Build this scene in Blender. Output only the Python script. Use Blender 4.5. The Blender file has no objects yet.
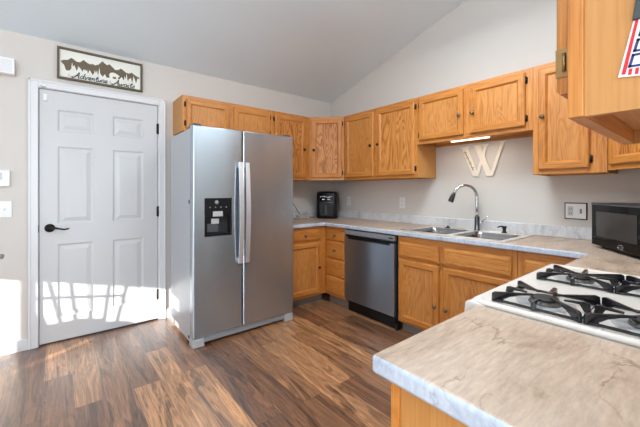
import bpy, bmesh, math, random
from mathutils import Vector, Matrix
random.seed(7)
S = bpy.context.scene
COL = S.collection
PI = math.pi

# ------------------------------------------------------------------ camera, world, sun, lights, exposure
cam_d = bpy.data.cameras.new('camera')
cam = bpy.data.objects.new('camera', cam_d); COL.objects.link(cam)
cam.location = (-2.93, -3.39, 1.235)
cam.rotation_euler = (PI/2, 0, -math.radians(38.9))
cam_d.sensor_width = 36.0
cam_d.lens = 323.0/640.0*36.0
cam_d.shift_y = -22.5/640.0
cam_d.clip_start = 0.02
S.camera = cam

S.view_settings.view_transform = 'Standard'
S.view_settings.look = 'None'
S.view_settings.exposure = 0.15
S.view_settings.gamma = 1.0
S.view_settings.use_curve_mapping = False
try:
    S.cycles.max_bounces = 10
    S.cycles.diffuse_bounces = 6
    S.cycles.caustics_reflective = False
    S.cycles.caustics_refractive = False
    S.cycles.sample_clamp_indirect = 6.0
except Exception:
    pass

W = bpy.data.worlds.new('world'); S.world = W; W.use_nodes = True
bg = W.node_tree.nodes['Background']
bg.inputs[0].default_value = (0.80, 0.90, 1.0, 1); bg.inputs[1].default_value = 1.6

SUN = Vector((1.63, 1.0, -0.41)).normalized()
sl = bpy.data.lights.new('sun', 'SUN'); sl.energy = 13.0; sl.angle = 0.009; sl.color = (1.0, 0.96, 0.90)
so = bpy.data.objects.new('sun', sl); COL.objects.link(so)
so.rotation_euler = SUN.to_track_quat('-Z', 'Y').to_euler(); so.location = (-12, -8, 6)

def area(name, loc, direction, sx, sy, power, color):
    l = bpy.data.lights.new(name, 'AREA'); l.shape = 'RECTANGLE'; l.size = sx; l.size_y = sy
    l.energy = power; l.color = color
    o = bpy.data.objects.new(name, l); COL.objects.link(o)
    o.location = loc; o.rotation_euler = Vector(direction).to_track_quat('-Z', 'Y').to_euler()
    return o
area('rear_window_fill', (-3.4, -7.25, 1.35), (0, 1, 0.30), 2.6, 1.9, 130, (0.84, 0.93, 1.0))  # area lamp standing in for daylight at the unseen rear window
area('side_window_fill', (-4.9, -4.45, 1.45), (1, 0.42, -0.05), 1.9, 1.3, 50, (0.80, 0.90, 1.0))  # lamp added at the unseen side window to light left-facing surfaces
area('patio_door_fill', (-4.9, -1.3, 1.1), (1, -0.3, 0.0), 1.8, 1.3, 13, (0.86, 0.93, 1.0))  # area lamp standing in for daylight inside the unseen patio door
def fill_point(name, loc, power, radius, color):
    l = bpy.data.lights.new(name, 'POINT'); l.energy = power; l.shadow_soft_size = radius; l.color = color
    o = bpy.data.objects.new(name, l); COL.objects.link(o); o.location = loc; return o
area('kitchen_fill_down', (-1.35, -2.35, 2.72), (0, 0, -1), 0.80, 0.80, 33, (0.86, 0.95, 1.0)).data.shape = 'DISK'  # added downlight that evens out the kitchen
fill_point('kitchen_fill_up', (-1.35, -2.35, 2.88), 12, 0.10, (0.82, 0.93, 1.0))  # added lamp lifting the upper wall and ceiling
fill_point('dining_fill', (-3.75, -2.9, 2.78), 32, 0.14, (0.86, 0.94, 1.0))  # added lamp brightening the ceiling on the left

# ------------------------------------------------------------------ materials
def nt(name):
    m = bpy.data.materials.new(name); m.use_nodes = True
    t = m.node_tree; b = t.nodes['Principled BSDF']
    return m, t, b
def N(t, kind, **kw):
    n = t.nodes.new(kind)
    for k, v in kw.items():
        if k in n.inputs if isinstance(k, int) else False: pass
        setattr(n, k, v)
    return n
def L(t, a, b): t.links.new(a, b)
def srgb(r, g, b):
    f = lambda c: (c/255/12.92) if c/255 <= 0.04045 else ((c/255+0.055)/1.055)**2.4
    return (f(r), f(g), f(b), 1)
def plain(name, col, rough=0.5, metal=0.0, bump=0.0, bscale=200, spec=0.5, var=0.04, vscale=6):
    m, t, b = nt(name)
    tc = N(t, 'ShaderNodeTexCoord')
    no = N(t, 'ShaderNodeTexNoise'); no.inputs['Scale'].default_value = vscale; no.inputs['Detail'].default_value = 3
    L(t, tc.outputs['Object'], no.inputs['Vector'])
    mx = N(t, 'ShaderNodeMix'); mx.data_type = 'RGBA'
    mx.inputs[6].default_value = tuple(c*(1-var) for c in col[:3])+(1,)
    mx.inputs[7].default_value = tuple(min(1, c*(1+var)) for c in col[:3])+(1,)
    L(t, no.outputs['Fac'], mx.inputs[0]); L(t, mx.outputs[2], b.inputs['Base Color'])
    b.inputs['Roughness'].default_value = rough; b.inputs['Metallic'].default_value = metal
    b.inputs['Specular IOR Level'].default_value = spec
    if bump:
        n2 = N(t, 'ShaderNodeTexNoise'); n2.inputs['Scale'].default_value = bscale; n2.inputs['Detail'].default_value = 2
        L(t, tc.outputs['Object'], n2.inputs['Vector'])
        bp = N(t, 'ShaderNodeBump'); bp.inputs['Strength'].default_value = bump; bp.inputs['Distance'].default_value = 0.002
        L(t, n2.outputs['Fac'], bp.inputs['Height']); L(t, bp.outputs['Normal'], b.inputs['Normal'])
    return m
def ramp(t, stops):
    r = N(t, 'ShaderNodeValToRGB'); e = r.color_ramp.elements
    while len(e) > 1: e.remove(e[-1])
    e[0].position = stops[0][0]; e[0].color = stops[0][1]
    for p, c in stops[1:]:
        k = e.new(p); k.color = c
    return r
def math_n(t, op, a, b=None):
    n = N(t, 'ShaderNodeMath'); n.operation = op
    for i, v in enumerate((a, b)):
        if v is None: continue
        if isinstance(v, (int, float)): n.inputs[i].default_value = v
        else: L(t, v, n.inputs[i])
    return n.outputs[0]
def oak(name, axis, light, mid, dark, cath=0.5, rough=0.42):
    m, t, b = nt(name)
    tc = N(t, 'ShaderNodeTexCoord'); oi = N(t, 'ShaderNodeObjectInfo')
    off = N(t, 'ShaderNodeVectorMath'); off.operation = 'SCALE'; off.inputs[0].default_value = (37.1, 51.7, 23.3)
    L(t, oi.outputs['Random'], off.inputs['Scale'])
    ad = N(t, 'ShaderNodeVectorMath'); ad.operation = 'ADD'
    L(t, tc.outputs['Object'], ad.inputs[0]); L(t, off.outputs[0], ad.inputs[1])
    def mapped(across, along):
        mp = N(t, 'ShaderNodeMapping'); s = [across]*3; s['xyz'.index(axis)] = along
        mp.inputs['Scale'].default_value = s; L(t, ad.outputs[0], mp.inputs['Vector']); return mp.outputs[0]
    # broad growth bands, bent into cathedral arches
    w = N(t, 'ShaderNodeTexNoise'); w.inputs['Scale'].default_value = 1.0; w.inputs['Detail'].default_value = 2.5
    w.inputs['Distortion'].default_value = 0.35
    L(t, mapped(7.0, 1.4), w.inputs['Vector'])
    bands = math_n(t, 'SINE', math_n(t, 'MULTIPLY', w.outputs['Fac'], 95.0))
    bands = math_n(t, 'ADD', math_n(t, 'MULTIPLY', bands, 0.5), 0.5)
    # fine pores
    p = N(t, 'ShaderNodeTexNoise'); p.inputs['Scale'].default_value = 1.0; p.inputs['Detail'].default_value = 4
    L(t, mapped(190.0, 5.0), p.inputs['Vector'])
    q = N(t, 'ShaderNodeTexNoise'); q.inputs['Scale'].default_value = 1.0; q.inputs['Detail'].default_value = 2
    L(t, mapped(5.0, 0.8), q.inputs['Vector'])
    f = math_n(t, 'ADD', math_n(t, 'MULTIPLY', bands, cath*0.32),
               math_n(t, 'ADD', math_n(t, 'MULTIPLY', p.outputs['Fac'], 0.70-cath*0.2), math_n(t, 'MULTIPLY', q.outputs['Fac'], 0.35)))
    r = ramp(t, [(0.30, dark), (0.54, mid), (0.80, light)])
    L(t, f, r.inputs['Fac']); L(t, r.outputs['Color'], b.inputs['Base Color'])
    b.inputs['Roughness'].default_value = rough; b.inputs['Specular IOR Level'].default_value = 0.42
    bp = N(t, 'ShaderNodeBump'); bp.inputs['Strength'].default_value = 0.12; bp.inputs['Distance'].default_value = 0.001
    L(t, f, bp.inputs['Height']); L(t, bp.outputs['Normal'], b.inputs['Normal'])
    return m
OL, OM, OD = srgb(216, 154, 86), srgb(198, 128, 58), srgb(150, 86, 34)
OAKV = oak('oak_grain_up', 'z', OL, OM, OD, 0.25)
OAKH = oak('oak_grain_across', 'x', OL, OM, OD, 0.25)
OAKP = oak('oak_cathedral_panel', 'z', srgb(212, 148, 78), srgb(190, 118, 52), srgb(126, 68, 26), 1.0)
OAKQ = oak('oak_plain_panel', 'z', srgb(212, 152, 86), srgb(198, 131, 66), srgb(158, 96, 42), 0.45)
OAKY = oak('oak_grain_deep', 'y', OL, OM, OD, 0.25)
VENEER = oak('oak_veneer_side', 'z', srgb(204, 150, 90), srgb(196, 140, 78), srgb(184, 124, 62), 0.1, 0.5)

WALL = plain('wall_paint_greige', srgb(213, 208, 203), 0.85, 0, 0.15, 160, 0.25, 0.012)
CEIL = plain('ceiling_paint', srgb(226, 240, 250), 0.9, 0, 0.12, 120, 0.2, 0.01)
TRIM = plain('trim_white_gloss', srgb(222, 223, 226), 0.35, 0, 0.0, 100, 0.45, 0.01)
DOORW = plain('door_white_satin', srgb(204, 205, 207), 0.38, 0, 0.06, 60, 0.45, 0.012)
GAP = plain('dark_gap', srgb(60, 56, 54), 0.8)
WPLAST = plain('white_plastic', srgb(236, 236, 236), 0.4)
GPLAST = plain('grey_plastic', srgb(200, 203, 208), 0.5)
BRONZE = plain('dark_bronze', srgb(46, 40, 38), 0.38, 0.7)
KNOB = plain('antique_pewter', srgb(120, 104, 90), 0.28, 0.9)
BRASS = plain('antique_brass', srgb(160, 128, 84), 0.35, 0.9, var=0.12, vscale=40)
BLACK = plain('black_plastic', srgb(17, 17, 19), 0.32, spec=0.35)
BLKMAT = plain('matte_black', srgb(30, 30, 32), 0.6)
IRON = plain('cast_iron_enamel', srgb(26, 27, 32), 0.20, 0, 0.05, 300, 0.6)
CHROME = plain('chrome', srgb(205, 205, 208), 0.12, 1.0)
SSINK = plain('sink_steel', srgb(236, 232, 226), 0.45, 0.7, var=0.03)
SBOWL = plain('sink_bowl_steel', srgb(158, 158, 160), 0.24, 1.0, var=0.03)
ENAMEL = plain('white_enamel', srgb(224, 219, 212), 0.22, 0, 0, 100, 0.55, 0.01)
BGLASS = plain('black_glass', srgb(4, 4, 5), 0.07, 0, 0, 100, 0.10)
SGREY = plain('fridge_side_grey', srgb(186, 190, 196), 0.34, 0.35, 0.05, 400, 0.5, 0.02)
DGREY = plain('dark_grey_plastic', srgb(72, 74, 78), 0.5)
MGREY = plain('mid_grey_plastic', srgb(128, 131, 136), 0.45)
LGREY = plain('light_grey_plastic', srgb(176, 178, 180), 0.4)
SIGNW = plain('sign_cream', srgb(236, 236, 228), 0.6)
SIGNB = plain('sign_brown', srgb(104, 90, 70), 0.6)
FRAMEB = plain('frame_brown_wood', srgb(92, 80, 62), 0.55, var=0.15, vscale=30)
INK = plain('sign_black_ink', srgb(44, 44, 46), 0.6)
CREAMW = plain('letter_cream', srgb(240, 232, 220), 0.6)
TAN = plain('letter_tan_script', srgb(150, 122, 96), 0.6)
RED = plain('tag_red', srgb(214, 36, 44), 0.4)
BLUE = plain('tag_blue', srgb(40, 56, 112), 0.4)
TAGW = plain('tag_white', srgb(238, 234, 236), 0.4)
CLIP = plain('clip_grey_green', srgb(58, 68, 68), 0.45)
CHAIRW = plain('chair_grey_wood', srgb(150, 142, 134), 0.5, var=0.1, vscale=30)
CORDW = plain('cord_pale', srgb(206, 198, 190), 0.5)
TOE = plain('toe_kick_grey', srgb(126, 120, 114), 0.6)
FABRIC = plain('blind_fabric', srgb(225, 220, 210), 0.9)
SUNBLOCK = plain('sun_block_grey', srgb(170, 172, 172), 0.9)
TURF = plain('turf', srgb(96, 104, 70), 0.95, var=0.3, vscale=2)
DRAIN = plain('drain_dark', srgb(70, 70, 72), 0.3, 0.9)

def steel(name, col, rough, aniso, rot=0.0, tang='Z'):
    m, t, b = nt(name)
    tc = N(t, 'ShaderNodeTexCoord'); mp = N(t, 'ShaderNodeMapping'); mp.inputs['Scale'].default_value = (3, 3, 420)
    L(t, tc.outputs['Object'], mp.inputs['Vector'])
    no = N(t, 'ShaderNodeTexNoise'); no.inputs['Scale'].default_value = 1; no.inputs['Detail'].default_value = 3
    L(t, mp.outputs[0], no.inputs['Vector'])
    r = ramp(t, [(0.3, tuple(c*0.94 for c in col[:3])+(1,)), (0.7, tuple(min(1, c*1.05) for c in col[:3])+(1,))])
    L(t, no.outputs['Fac'], r.inputs['Fac']); L(t, r.outputs['Color'], b.inputs['Base Color'])
    b.inputs['Metallic'].default_value = 0.86; b.inputs['Roughness'].default_value = rough
    b.inputs['Anisotropic'].default_value = aniso; b.inputs['Anisotropic Rotation'].default_value = rot
    tg = N(t, 'ShaderNodeTangent'); tg.direction_type = 'RADIAL'; tg.axis = tang
    L(t, tg.outputs[0], b.inputs['Tangent'])
    return m
STEEL = steel('brushed_steel', srgb(176, 186, 195), 0.24, 0.88, 0.25)
STEELD = steel('brushed_steel_dark', srgb(146, 152, 160), 0.30, 0.8, 0.25)
HANDLE = steel('handle_steel', srgb(226, 229, 233), 0.42, 0.0)

def marble(name, base, light, vein, brown, rough):
    m, t, b = nt(name)
    tc = N(t, 'ShaderNodeTexCoord')
    mp = N(t, 'ShaderNodeMapping'); mp.inputs['Rotation'].default_value = (0.3, 0.2, math.radians(-38)); mp.inputs['Scale'].default_value = (1.0, 3.0, 1.6)
    L(t, tc.outputs['Object'], mp.inputs['Vector'])
    n1 = N(t, 'ShaderNodeTexNoise'); n1.inputs['Scale'].default_value = 3.2; n1.inputs['Detail'].default_value = 7; n1.inputs['Roughness'].default_value = 0.62; n1.inputs['Distortion'].default_value = 0.8
    L(t, mp.outputs[0], n1.inputs['Vector'])
    n2 = N(t, 'ShaderNodeTexNoise'); n2.inputs['Scale'].default_value = 2.4; n2.inputs['Detail'].default_value = 5; n2.inputs['Distortion'].default_value = 1.4
    L(t, mp.outputs[0], n2.inputs['Vector'])
    r1 = ramp(t, [(0.30, vein), (0.43, base), (0.60, light), (0.75, base)])
    L(t, n1.outputs['Fac'], r1.inputs['Fac'])
    # thin veins where the second noise crosses its middle
    d = math_n(t, 'ABSOLUTE', math_n(t, 'SUBTRACT', n2.outputs['Fac'], 0.5))
    rv = ramp(t, [(0.0, (1, 1, 1, 1)), (0.004, (0.6, 0.6, 0.6, 1)), (0.012, (0, 0, 0, 1))])
    L(t, d, rv.inputs['Fac'])
    n3 = N(t, 'ShaderNodeTexNoise'); n3.inputs['Scale'].default_value = 5.0; n3.inputs['Detail'].default_value = 2
    L(t, tc.outputs['Object'], n3.inputs['Vector'])
    gate = ramp(t, [(0.50, (0, 0, 0, 1)), (0.64, (1, 1, 1, 1))]); L(t, n3.outputs['Fac'], gate.inputs['Fac'])
    k = math_n(t, 'MULTIPLY', math_n(t, 'MULTIPLY', rv.outputs['Color'], gate.outputs['Color']), 0.7)
    mx = N(t, 'ShaderNodeMix'); mx.data_type = 'RGBA'
    L(t, k, mx.inputs[0]); L(t, r1.outputs['Color'], mx.inputs[6]); mx.inputs[7].default_value = brown
    n4 = N(t, 'ShaderNodeTexNoise'); n4.inputs['Scale'].default_value = 24; n4.inputs['Detail'].default_value = 6; n4.inputs['Roughness'].default_value = 0.65
    mp4 = N(t, 'ShaderNodeMapping'); mp4.inputs['Rotation'].default_value = (0.3, 0.2, math.radians(-42)); mp4.inputs['Scale'].default_value = (0.8, 4.2, 2.0)
    L(t, tc.outputs['Object'], mp4.inputs['Vector']); L(t, mp4.outputs[0], n4.inputs['Vector'])
    mx2 = N(t, 'ShaderNodeMix'); mx2.data_type = 'RGBA'; mx2.blend_type = 'OVERLAY'; mx2.inputs[0].default_value = 0.46
    L(t, mx.outputs[2], mx2.inputs[6]); L(t, n4.outputs['Fac'], mx2.inputs[7])
    L(t, mx2.outputs[2], b.inputs['Base Color'])
    b.inputs['Roughness'].default_value = rough; b.inputs['Specular IOR Level'].default_value = 0.45
    return m
CTOP = marble('laminate_beige_marble', srgb(184, 162, 143), srgb(196, 176, 158), srgb(150, 127, 108), srgb(122, 90, 62), 0.38)
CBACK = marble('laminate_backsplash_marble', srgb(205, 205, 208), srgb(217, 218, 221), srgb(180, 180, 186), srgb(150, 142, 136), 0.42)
CEDGE_LIT = marble('laminate_marble_window_lit', srgb(182, 192, 206), srgb(194, 203, 216), srgb(158, 168, 184), srgb(136, 134, 136), 0.42)  # counter edge, with bluish window light put into its colour

def plank_mat():
    m, t, b = nt('floor_walnut_planks')
    tc = N(t, 'ShaderNodeTexCoord')
    mp = N(t, 'ShaderNodeMapping'); mp.inputs['Rotation'].default_value = (0, 0, PI/2)
    mp.inputs['Location'].default_value = (0.13, 0.05, 0)
    L(t, tc.outputs['Object'], mp.inputs['Vector'])
    br = N(t, 'ShaderNodeTexBrick'); br.offset = 0.37; br.offset_frequency = 2; br.squash = 1.0
    br.inputs['Color1'].default_value = (0, 0, 0, 1); br.inputs['Color2'].default_value = (1, 1, 1, 1); br.inputs['Mortar'].default_value = (0.5, 0.5, 0.5, 1)
    br.inputs['Scale'].default_value = 1.0; br.inputs['Mortar Size'].default_value = 0.0008; br.inputs['Mortar Smooth'].default_value = 0.1
    br.inputs['Bias'].default_value = 0.0; br.inputs['Brick Width'].default_value = 1.22; br.inputs['Row Height'].default_value = 0.148
    L(t, mp.outputs[0], br.inputs['Vector'])
    sc = N(t, 'ShaderNodeVectorMath'); sc.operation = 'SCALE'; sc.inputs['Scale'].default_value = 31.0
    L(t, br.outputs['Color'], sc.inputs[0])
    ad = N(t, 'ShaderNodeVectorMath'); ad.operation = 'ADD'; L(t, tc.outputs['Object'], ad.inputs[0]); L(t, sc.outputs[0], ad.inputs[1])
    def mapped(s):
        q = N(t, 'ShaderNodeMapping'); q.inputs['Scale'].default_value = s; L(t, ad.outputs[0], q.inputs['Vector']); return q.outputs[0]
    g = N(t, 'ShaderNodeTexNoise'); g.inputs['Scale'].default_value = 1; g.inputs['Detail'].default_value = 5; g.inputs['Distortion'].default_value = 1.2; g.inputs['Roughness'].default_value = 0.6
    L(t, mapped((11, 1.2, 1)), g.inputs['Vector'])
    f = N(t, 'ShaderNodeTexNoise'); f.inputs['Scale'].default_value = 1; f.inputs['Detail'].default_value = 4
    L(t, mapped((120, 5, 1)), f.inputs['Vector'])
    bands = math_n(t, 'ADD', math_n(t, 'MULTIPLY', math_n(t, 'SINE', math_n(t, 'MULTIPLY', g.outputs['Fac'], 42.0)), 0.5), 0.5)
    tone = ramp(t, [(0.0, srgb(122, 84, 60)), (0.3, srgb(144, 102, 73)), (0.6, srgb(164, 118, 84)), (0.85, srgb(194, 143, 100)), (1.0, srgb(148, 107, 79))])
    L(t, br.outputs['Color'], tone.inputs['Fac'])
    v = math_n(t, 'ADD', math_n(t, 'MULTIPLY', g.outputs['Fac'], 0.72), math_n(t, 'ADD', math_n(t, 'MULTIPLY', f.outputs['Fac'], 0.46), math_n(t, 'MULTIPLY', bands, 0.13)))
    dk = ramp(t, [(0.46, (0.20, 0.185, 0.18, 1)), (0.60, (0.64, 0.62, 0.61, 1)), (0.84, (1.5, 1.46, 1.40, 1))])
    L(t, v, dk.inputs['Fac'])
    mu = N(t, 'ShaderNodeMix'); mu.data_type = 'RGBA'; mu.blend_type = 'MULTIPLY'; mu.inputs[0].default_value = 1.0
    L(t, tone.outputs['Color'], mu.inputs[6]); L(t, dk.outputs['Color'], mu.inputs[7])
    gm = N(t, 'ShaderNodeMix'); gm.data_type = 'RGBA'; L(t, br.outputs['Fac'], gm.inputs[0])
    L(t, mu.outputs[2], gm.inputs[6]); gm.inputs[7].default_value = srgb(52, 36, 28)
    L(t, gm.outputs[2], b.inputs['Base Color'])
    b.inputs['Roughness'].default_value = 0.37; b.inputs['Specular IOR Level'].default_value = 1.0
    b.inputs['Coat Weight'].default_value = 0.7; b.inputs['Coat Roughness'].default_value = 0.28
    bp = N(t, 'ShaderNodeBump'); bp.inputs['Strength'].default_value = 0.15; bp.inputs['Distance'].default_value = 0.001
    L(t, v, bp.inputs['Height']); L(t, bp.outputs['Normal'], b.inputs['Normal'])
    return m
FLOOR = plank_mat()
def emit(name, col, s):
    m, t, b = nt(name); b.inputs['Base Color'].default_value = col
    b.inputs['Emission Color'].default_value = col; b.inputs['Emission Strength'].default_value = s; return m
LEDM = emit('led_strip_glow', (1.0, 0.92, 0.78, 1), 2.5)
def glass_mat():
    m, t, b = nt('window_glass')
    b.inputs['Transmission Weight'].default_value = 1.0; b.inputs['Roughness'].default_value = 0.0; b.inputs['IOR'].default_value = 1.01
    tp = N(t, 'ShaderNodeBsdfTransparent'); gl = N(t, 'ShaderNodeBsdfGlossy'); gl.inputs['Roughness'].default_value = 0.02
    ms = N(t, 'ShaderNodeMixShader'); ms.inputs[0].default_value = 0.06
    L(t, tp.outputs[0], ms.inputs[1]); L(t, gl.outputs[0], ms.inputs[2])
    L(t, ms.outputs[0], t.nodes['Material Output'].inputs['Surface']); return m
GLASS = glass_mat()

# ------------------------------------------------------------------ mesh builder
class M:
    def __init__(s, xf=None):
        s.bm = bmesh.new(); s.xf = xf or Matrix(); s.mats = []
    def _mi(s, mat):
        if mat is None: return 0
        if mat not in s.mats: s.mats.append(mat)
        return s.mats.index(mat)
    def add(s, tb, mat=None, xf=None, smooth=False):
        mi = s._mi(mat)
        if xf is not None: tb.transform(xf)
        vm = {v: s.bm.verts.new(v.co) for v in tb.verts}
        for f in tb.faces:
            try:
                nf = s.bm.faces.new([vm[v] for v in f.verts]); nf.material_index = mi; nf.smooth = smooth or f.smooth
            except ValueError: pass
        tb.free(); return s
    def box(s, x0, x1, y0, y1, z0, z1, bev=0.0, mat=None, seg=2, xf=None):
        tb = bmesh.new(); bmesh.ops.create_cube(tb, size=1)
        for v in tb.verts:
            v.co = Vector(((x0+x1)/2+v.co.x*(x1-x0), (y0+y1)/2+v.co.y*(y1-y0), (z0+z1)/2+v.co.z*(z1-z0)))
        if bev: bmesh.ops.bevel(tb, geom=tb.edges[:], offset=bev, segments=seg, affect='EDGES', profile=0.5)
        return s.add(tb, mat, xf)
    def prism(s, pts, axis, a, b, mat=None, bev=0.0, xf=None, smooth=False):
        """polygon pts extruded along axis from a to b; axis x: pts=(y,z); y: (x,z); z: (x,y)"""
        tb = bmesh.new()
        def P(p, h):
            return Vector((h, p[0], p[1])) if axis == 'x' else Vector((p[0], h, p[1])) if axis == 'y' else Vector((p[0], p[1], h))
        va = [tb.verts.new(P(p, a)) for p in pts]; vb = [tb.verts.new(P(p, b)) for p in pts]; n = len(pts)
        tb.faces.new(va); tb.faces.new(vb[::-1])
        for i in range(n):
            f = tb.faces.new([va[i], vb[i], vb[(i+1) % n], va[(i+1) % n]])
        bmesh.ops.recalc_face_normals(tb, faces=tb.faces[:])
        if bev: bmesh.ops.bevel(tb, geom=tb.edges[:], offset=bev, segments=2, affect='EDGES', profile=0.5)
        bmesh.ops.triangulate(tb, faces=[f for f in tb.faces if len(f.verts) > 4])
        return s.add(tb, mat, xf, smooth)
    def tube(s, pts, r, n=10, mat=None, xf=None, closed=False, flat=1.0):
        pts = [Vector(p) for p in pts]; k = len(pts)
        rs = r if isinstance(r, (list, tuple)) else [r]*k
        tb = bmesh.new(); rings = []; prev = None
        for i, p in enumerate(pts):
            if closed: d = pts[(i+1) % k]-pts[i-1]
            else: d = pts[min(i+1, k-1)]-pts[max(i-1, 0)]
            d.normalize()
            if prev is None:
                up = Vector((0, 0, 1)) if abs(d.z) < 0.9 else Vector((1, 0, 0))
                u = d.cross(up).normalized()
            else:
                u = prev-d*prev.dot(d)
                u = u.normalized() if u.length > 1e-6 else prev
            prev = u; v = d.cross(u)
            rings.append([tb.verts.new(p+(u*math.cos(a)+v*math.sin(a)*flat)*rs[i]) for a in [2*PI*j/n for j in range(n)]])
        rng = range(k) if closed else range(k-1)
        for i in rng:
            A, B = rings[i], rings[(i+1) % k]
            for j in range(n):
                f = tb.faces.new([A[j], A[(j+1) % n], B[(j+1) % n], B[j]]); f.smooth = True
        if not closed:
            tb.faces.new(rings[0][::-1]); tb.faces.new(rings[-1])
        bmesh.ops.recalc_face_normals(tb, faces=tb.faces[:])
        return s.add(tb, mat, xf)
    def lathe(s, prof, c, axis='z', n=20, mat=None, xf=None, smooth=True):
        """prof: (radius, height) along axis from centre c"""
        tb = bmesh.new(); rings = []
        for r, h in prof:
            ring = []
            for j in range(n):
                a = 2*PI*j/n; p = (r*math.cos(a), r*math.sin(a), h)
                if axis == 'y': p = (p[0], p[2], p[1])
                elif axis == '-y': p = (p[0], -p[2], p[1])
                elif axis == 'x': p = (p[2], p[0], p[1])
                elif axis == '-x': p = (-p[2], p[0], p[1])
                ring.append(tb.verts.new(Vector(p)+Vector(c)))
            rings.append(ring)
        for A, B in zip(rings, rings[1:]):
            for j in range(n):
                f = tb.faces.new([A[j], A[(j+1) % n], B[(j+1) % n], B[j]]); f.smooth = smooth
        tb.faces.new(rings[0]); tb.faces.new(rings[-1])
        bmesh.ops.recalc_face_normals(tb, faces=tb.faces[:])
        return s.add(tb, mat, xf)
    def loops(s, loops, mats, cap=True, xf=None, capmat=None):
        """list of 4-point loops joined by quads; mats(i_loop, i_side)->material"""
        vs = [[s.bm.verts.new((xf @ Vector(p)) if xf else Vector(p)) for p in lp] for lp in loops]
        for i in range(len(vs)-1):
            n = len(vs[i])
            for j in range(n):
                f = s.bm.faces.new([vs[i][j], vs[i][(j+1) % n], vs[i+1][(j+1) % n], vs[i+1][j]])
                f.material_index = s._mi(mats(i, j) if callable(mats) else mats)
        if cap:
            f = s.bm.faces.new(vs[0][::-1]); f.material_index = s._mi(capmat)
            f = s.bm.faces.new(vs[-1]); f.material_index = s._mi(capmat)
        return s
    def build(s, name, mat=None, parent=None, recalc=True):
        s.bm.transform(s.xf)
        if recalc: bmesh.ops.recalc_face_normals(s.bm, faces=s.bm.faces[:])
        if parent is not None: s.bm.transform(WM[parent.name].inverted())
        me = bpy.data.meshes.new(name); s.bm.to_mesh(me); s.bm.free()
        if s.mats:
            for m in s.mats: me.materials.append(m)
        else: me.materials.append(mat)
        o = bpy.data.objects.new(name, me); COL.objects.link(o)
        WM[o.name] = Matrix(WM[parent.name]) if parent is not None else Matrix()
        if parent is not None: o.parent = parent
        return o
def catmull(P, k=5):
    P = [Vector(p) for p in P]; out = []
    for i in range(len(P)-1):
        a, b, c, d = P[max(i-1, 0)], P[i], P[i+1], P[min(i+2, len(P)-1)]
        for j in range(k):
            t = j/k; out.append(0.5*((2*b)+(c-a)*t+(2*a-5*b+4*c-d)*t*t+(3*b-a-3*c+d)*t**3))
    out.append(P[-1]); return out
WM = {}
def tag(o, label=None, cat=None, group=None, kind=None):
    if label: o['label'] = label
    if cat: o['category'] = cat
    if group: o['group'] = group
    if kind: o['kind'] = kind
    return o
def empty(name, loc, label, cat, group=None, rz=0.0):
    o = bpy.data.objects.new(name, None); COL.objects.link(o); o.empty_display_size = 0.1
    o.location = loc; o.rotation_euler = (0, 0, rz)
    WM[o.name] = Matrix.Translation(loc) @ Matrix.Rotation(rz, 4, 'Z')
    return tag(o, label, cat, group)
def single(m, name, mat, loc, label, cat, group=None):
    """a thing of one mesh, with its origin at loc"""
    m.xf = Matrix.Translation(loc).inverted() @ m.xf
    o = m.build(name, mat); o.location = loc
    WM[o.name] = Matrix.Translation(loc)
    return tag(o, label, cat, group)
def struct(m, name, mat, parent=None):
    o = m.build(name, mat, parent)
    if parent is None: tag(o, kind='structure')
    return o

# ------------------------------------------------------------------ room shell
XL, YR = -5.0, -7.4            # left wall, rear wall
RIDGE_Y, CZ0, SLOPE = -4.0, 2.45, 0.290
CZR = CZ0 - SLOPE*RIDGE_Y
struct(M().box(XL-0.15, 0.15, YR-0.15, 0.15, -0.08, 0.0), 'floor', FLOOR)
def cz(y): return CZ0 - SLOPE*y if y >= RIDGE_Y else CZR + SLOPE*1.1*(y-RIDGE_Y)
m = M()
m.prism([(0.15, cz(0.15)), (RIDGE_Y, CZR), (YR-0.15, cz(YR-0.15)), (YR-0.15, cz(YR-0.15)+0.12), (RIDGE_Y, CZR+0.12), (0.15, cz(0.15)+0.12)], 'x', XL-0.15, 0.15)
struct(m, 'ceiling', CEIL)
# back wall with the white door: opening x -3.075..-2.178, z 0..2.065
DX0, DX1, DZ1 = -3.075, -2.178, 2.068
m = M()
m.box(XL, DX0, 0, 0.12, 0, 2.52); m.box(DX1, 0.12, 0, 0.12, 0, 2.52); m.box(DX0, DX1, 0, 0.12, DZ1, 2.52)
struct(m, 'wall_back', WALL)
def gable(x0, x1, holes, name):
    ys = sorted({0.0, YR, RIDGE_Y} | {h[0] for h in holes} | {h[1] for h in holes})
    mm = M()
    for a, b in zip(ys, ys[1:]):
        hs = [h for h in holes if h[0] <= a+1e-6 and h[1] >= b-1e-6]
        segs = []
        if hs:
            h = hs[0]
            if h[2] > 0: mm.box(x0, x1, a, b, 0, h[2])
            lo = h[3]
        else: lo = 0
        mm.prism([(a, lo), (b, lo), (b, cz(b)+0.02), (a, cz(a)+0.02)], 'x', x0, x1)
    return struct(mm, name, WALL)
gable(0, 0.12, [], 'wall_right')
LW = [(-2.3, -0.3, 0.0, 2.05), (-5.4, -3.5, 0.85, 2.05)]
gable(XL-0.12, XL, LW, 'wall_left')
WCX = -2.40
m = M(); m.prism([(WCX, 0), (0, 0), (0, cz(-3.57)+0.02), (WCX, cz(-3.57)+0.02)], 'y', -3.69, -3.57)
struct(m, 'wall_front', WALL)
m = M()
m.box(XL, -4.75, YR-0.12, YR, 0, cz(YR)+0.04); m.box(-2.05, 0, YR-0.12, YR, 0, cz(YR)+0.04); m.box(-4.75, -2.05, YR-0.12, YR, 2.25, cz(YR)+0.04); m.box(-4.75, -2.05, YR-0.12, YR, 0, 0.35)
struct(m, 'wall_rear', WALL)
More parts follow.
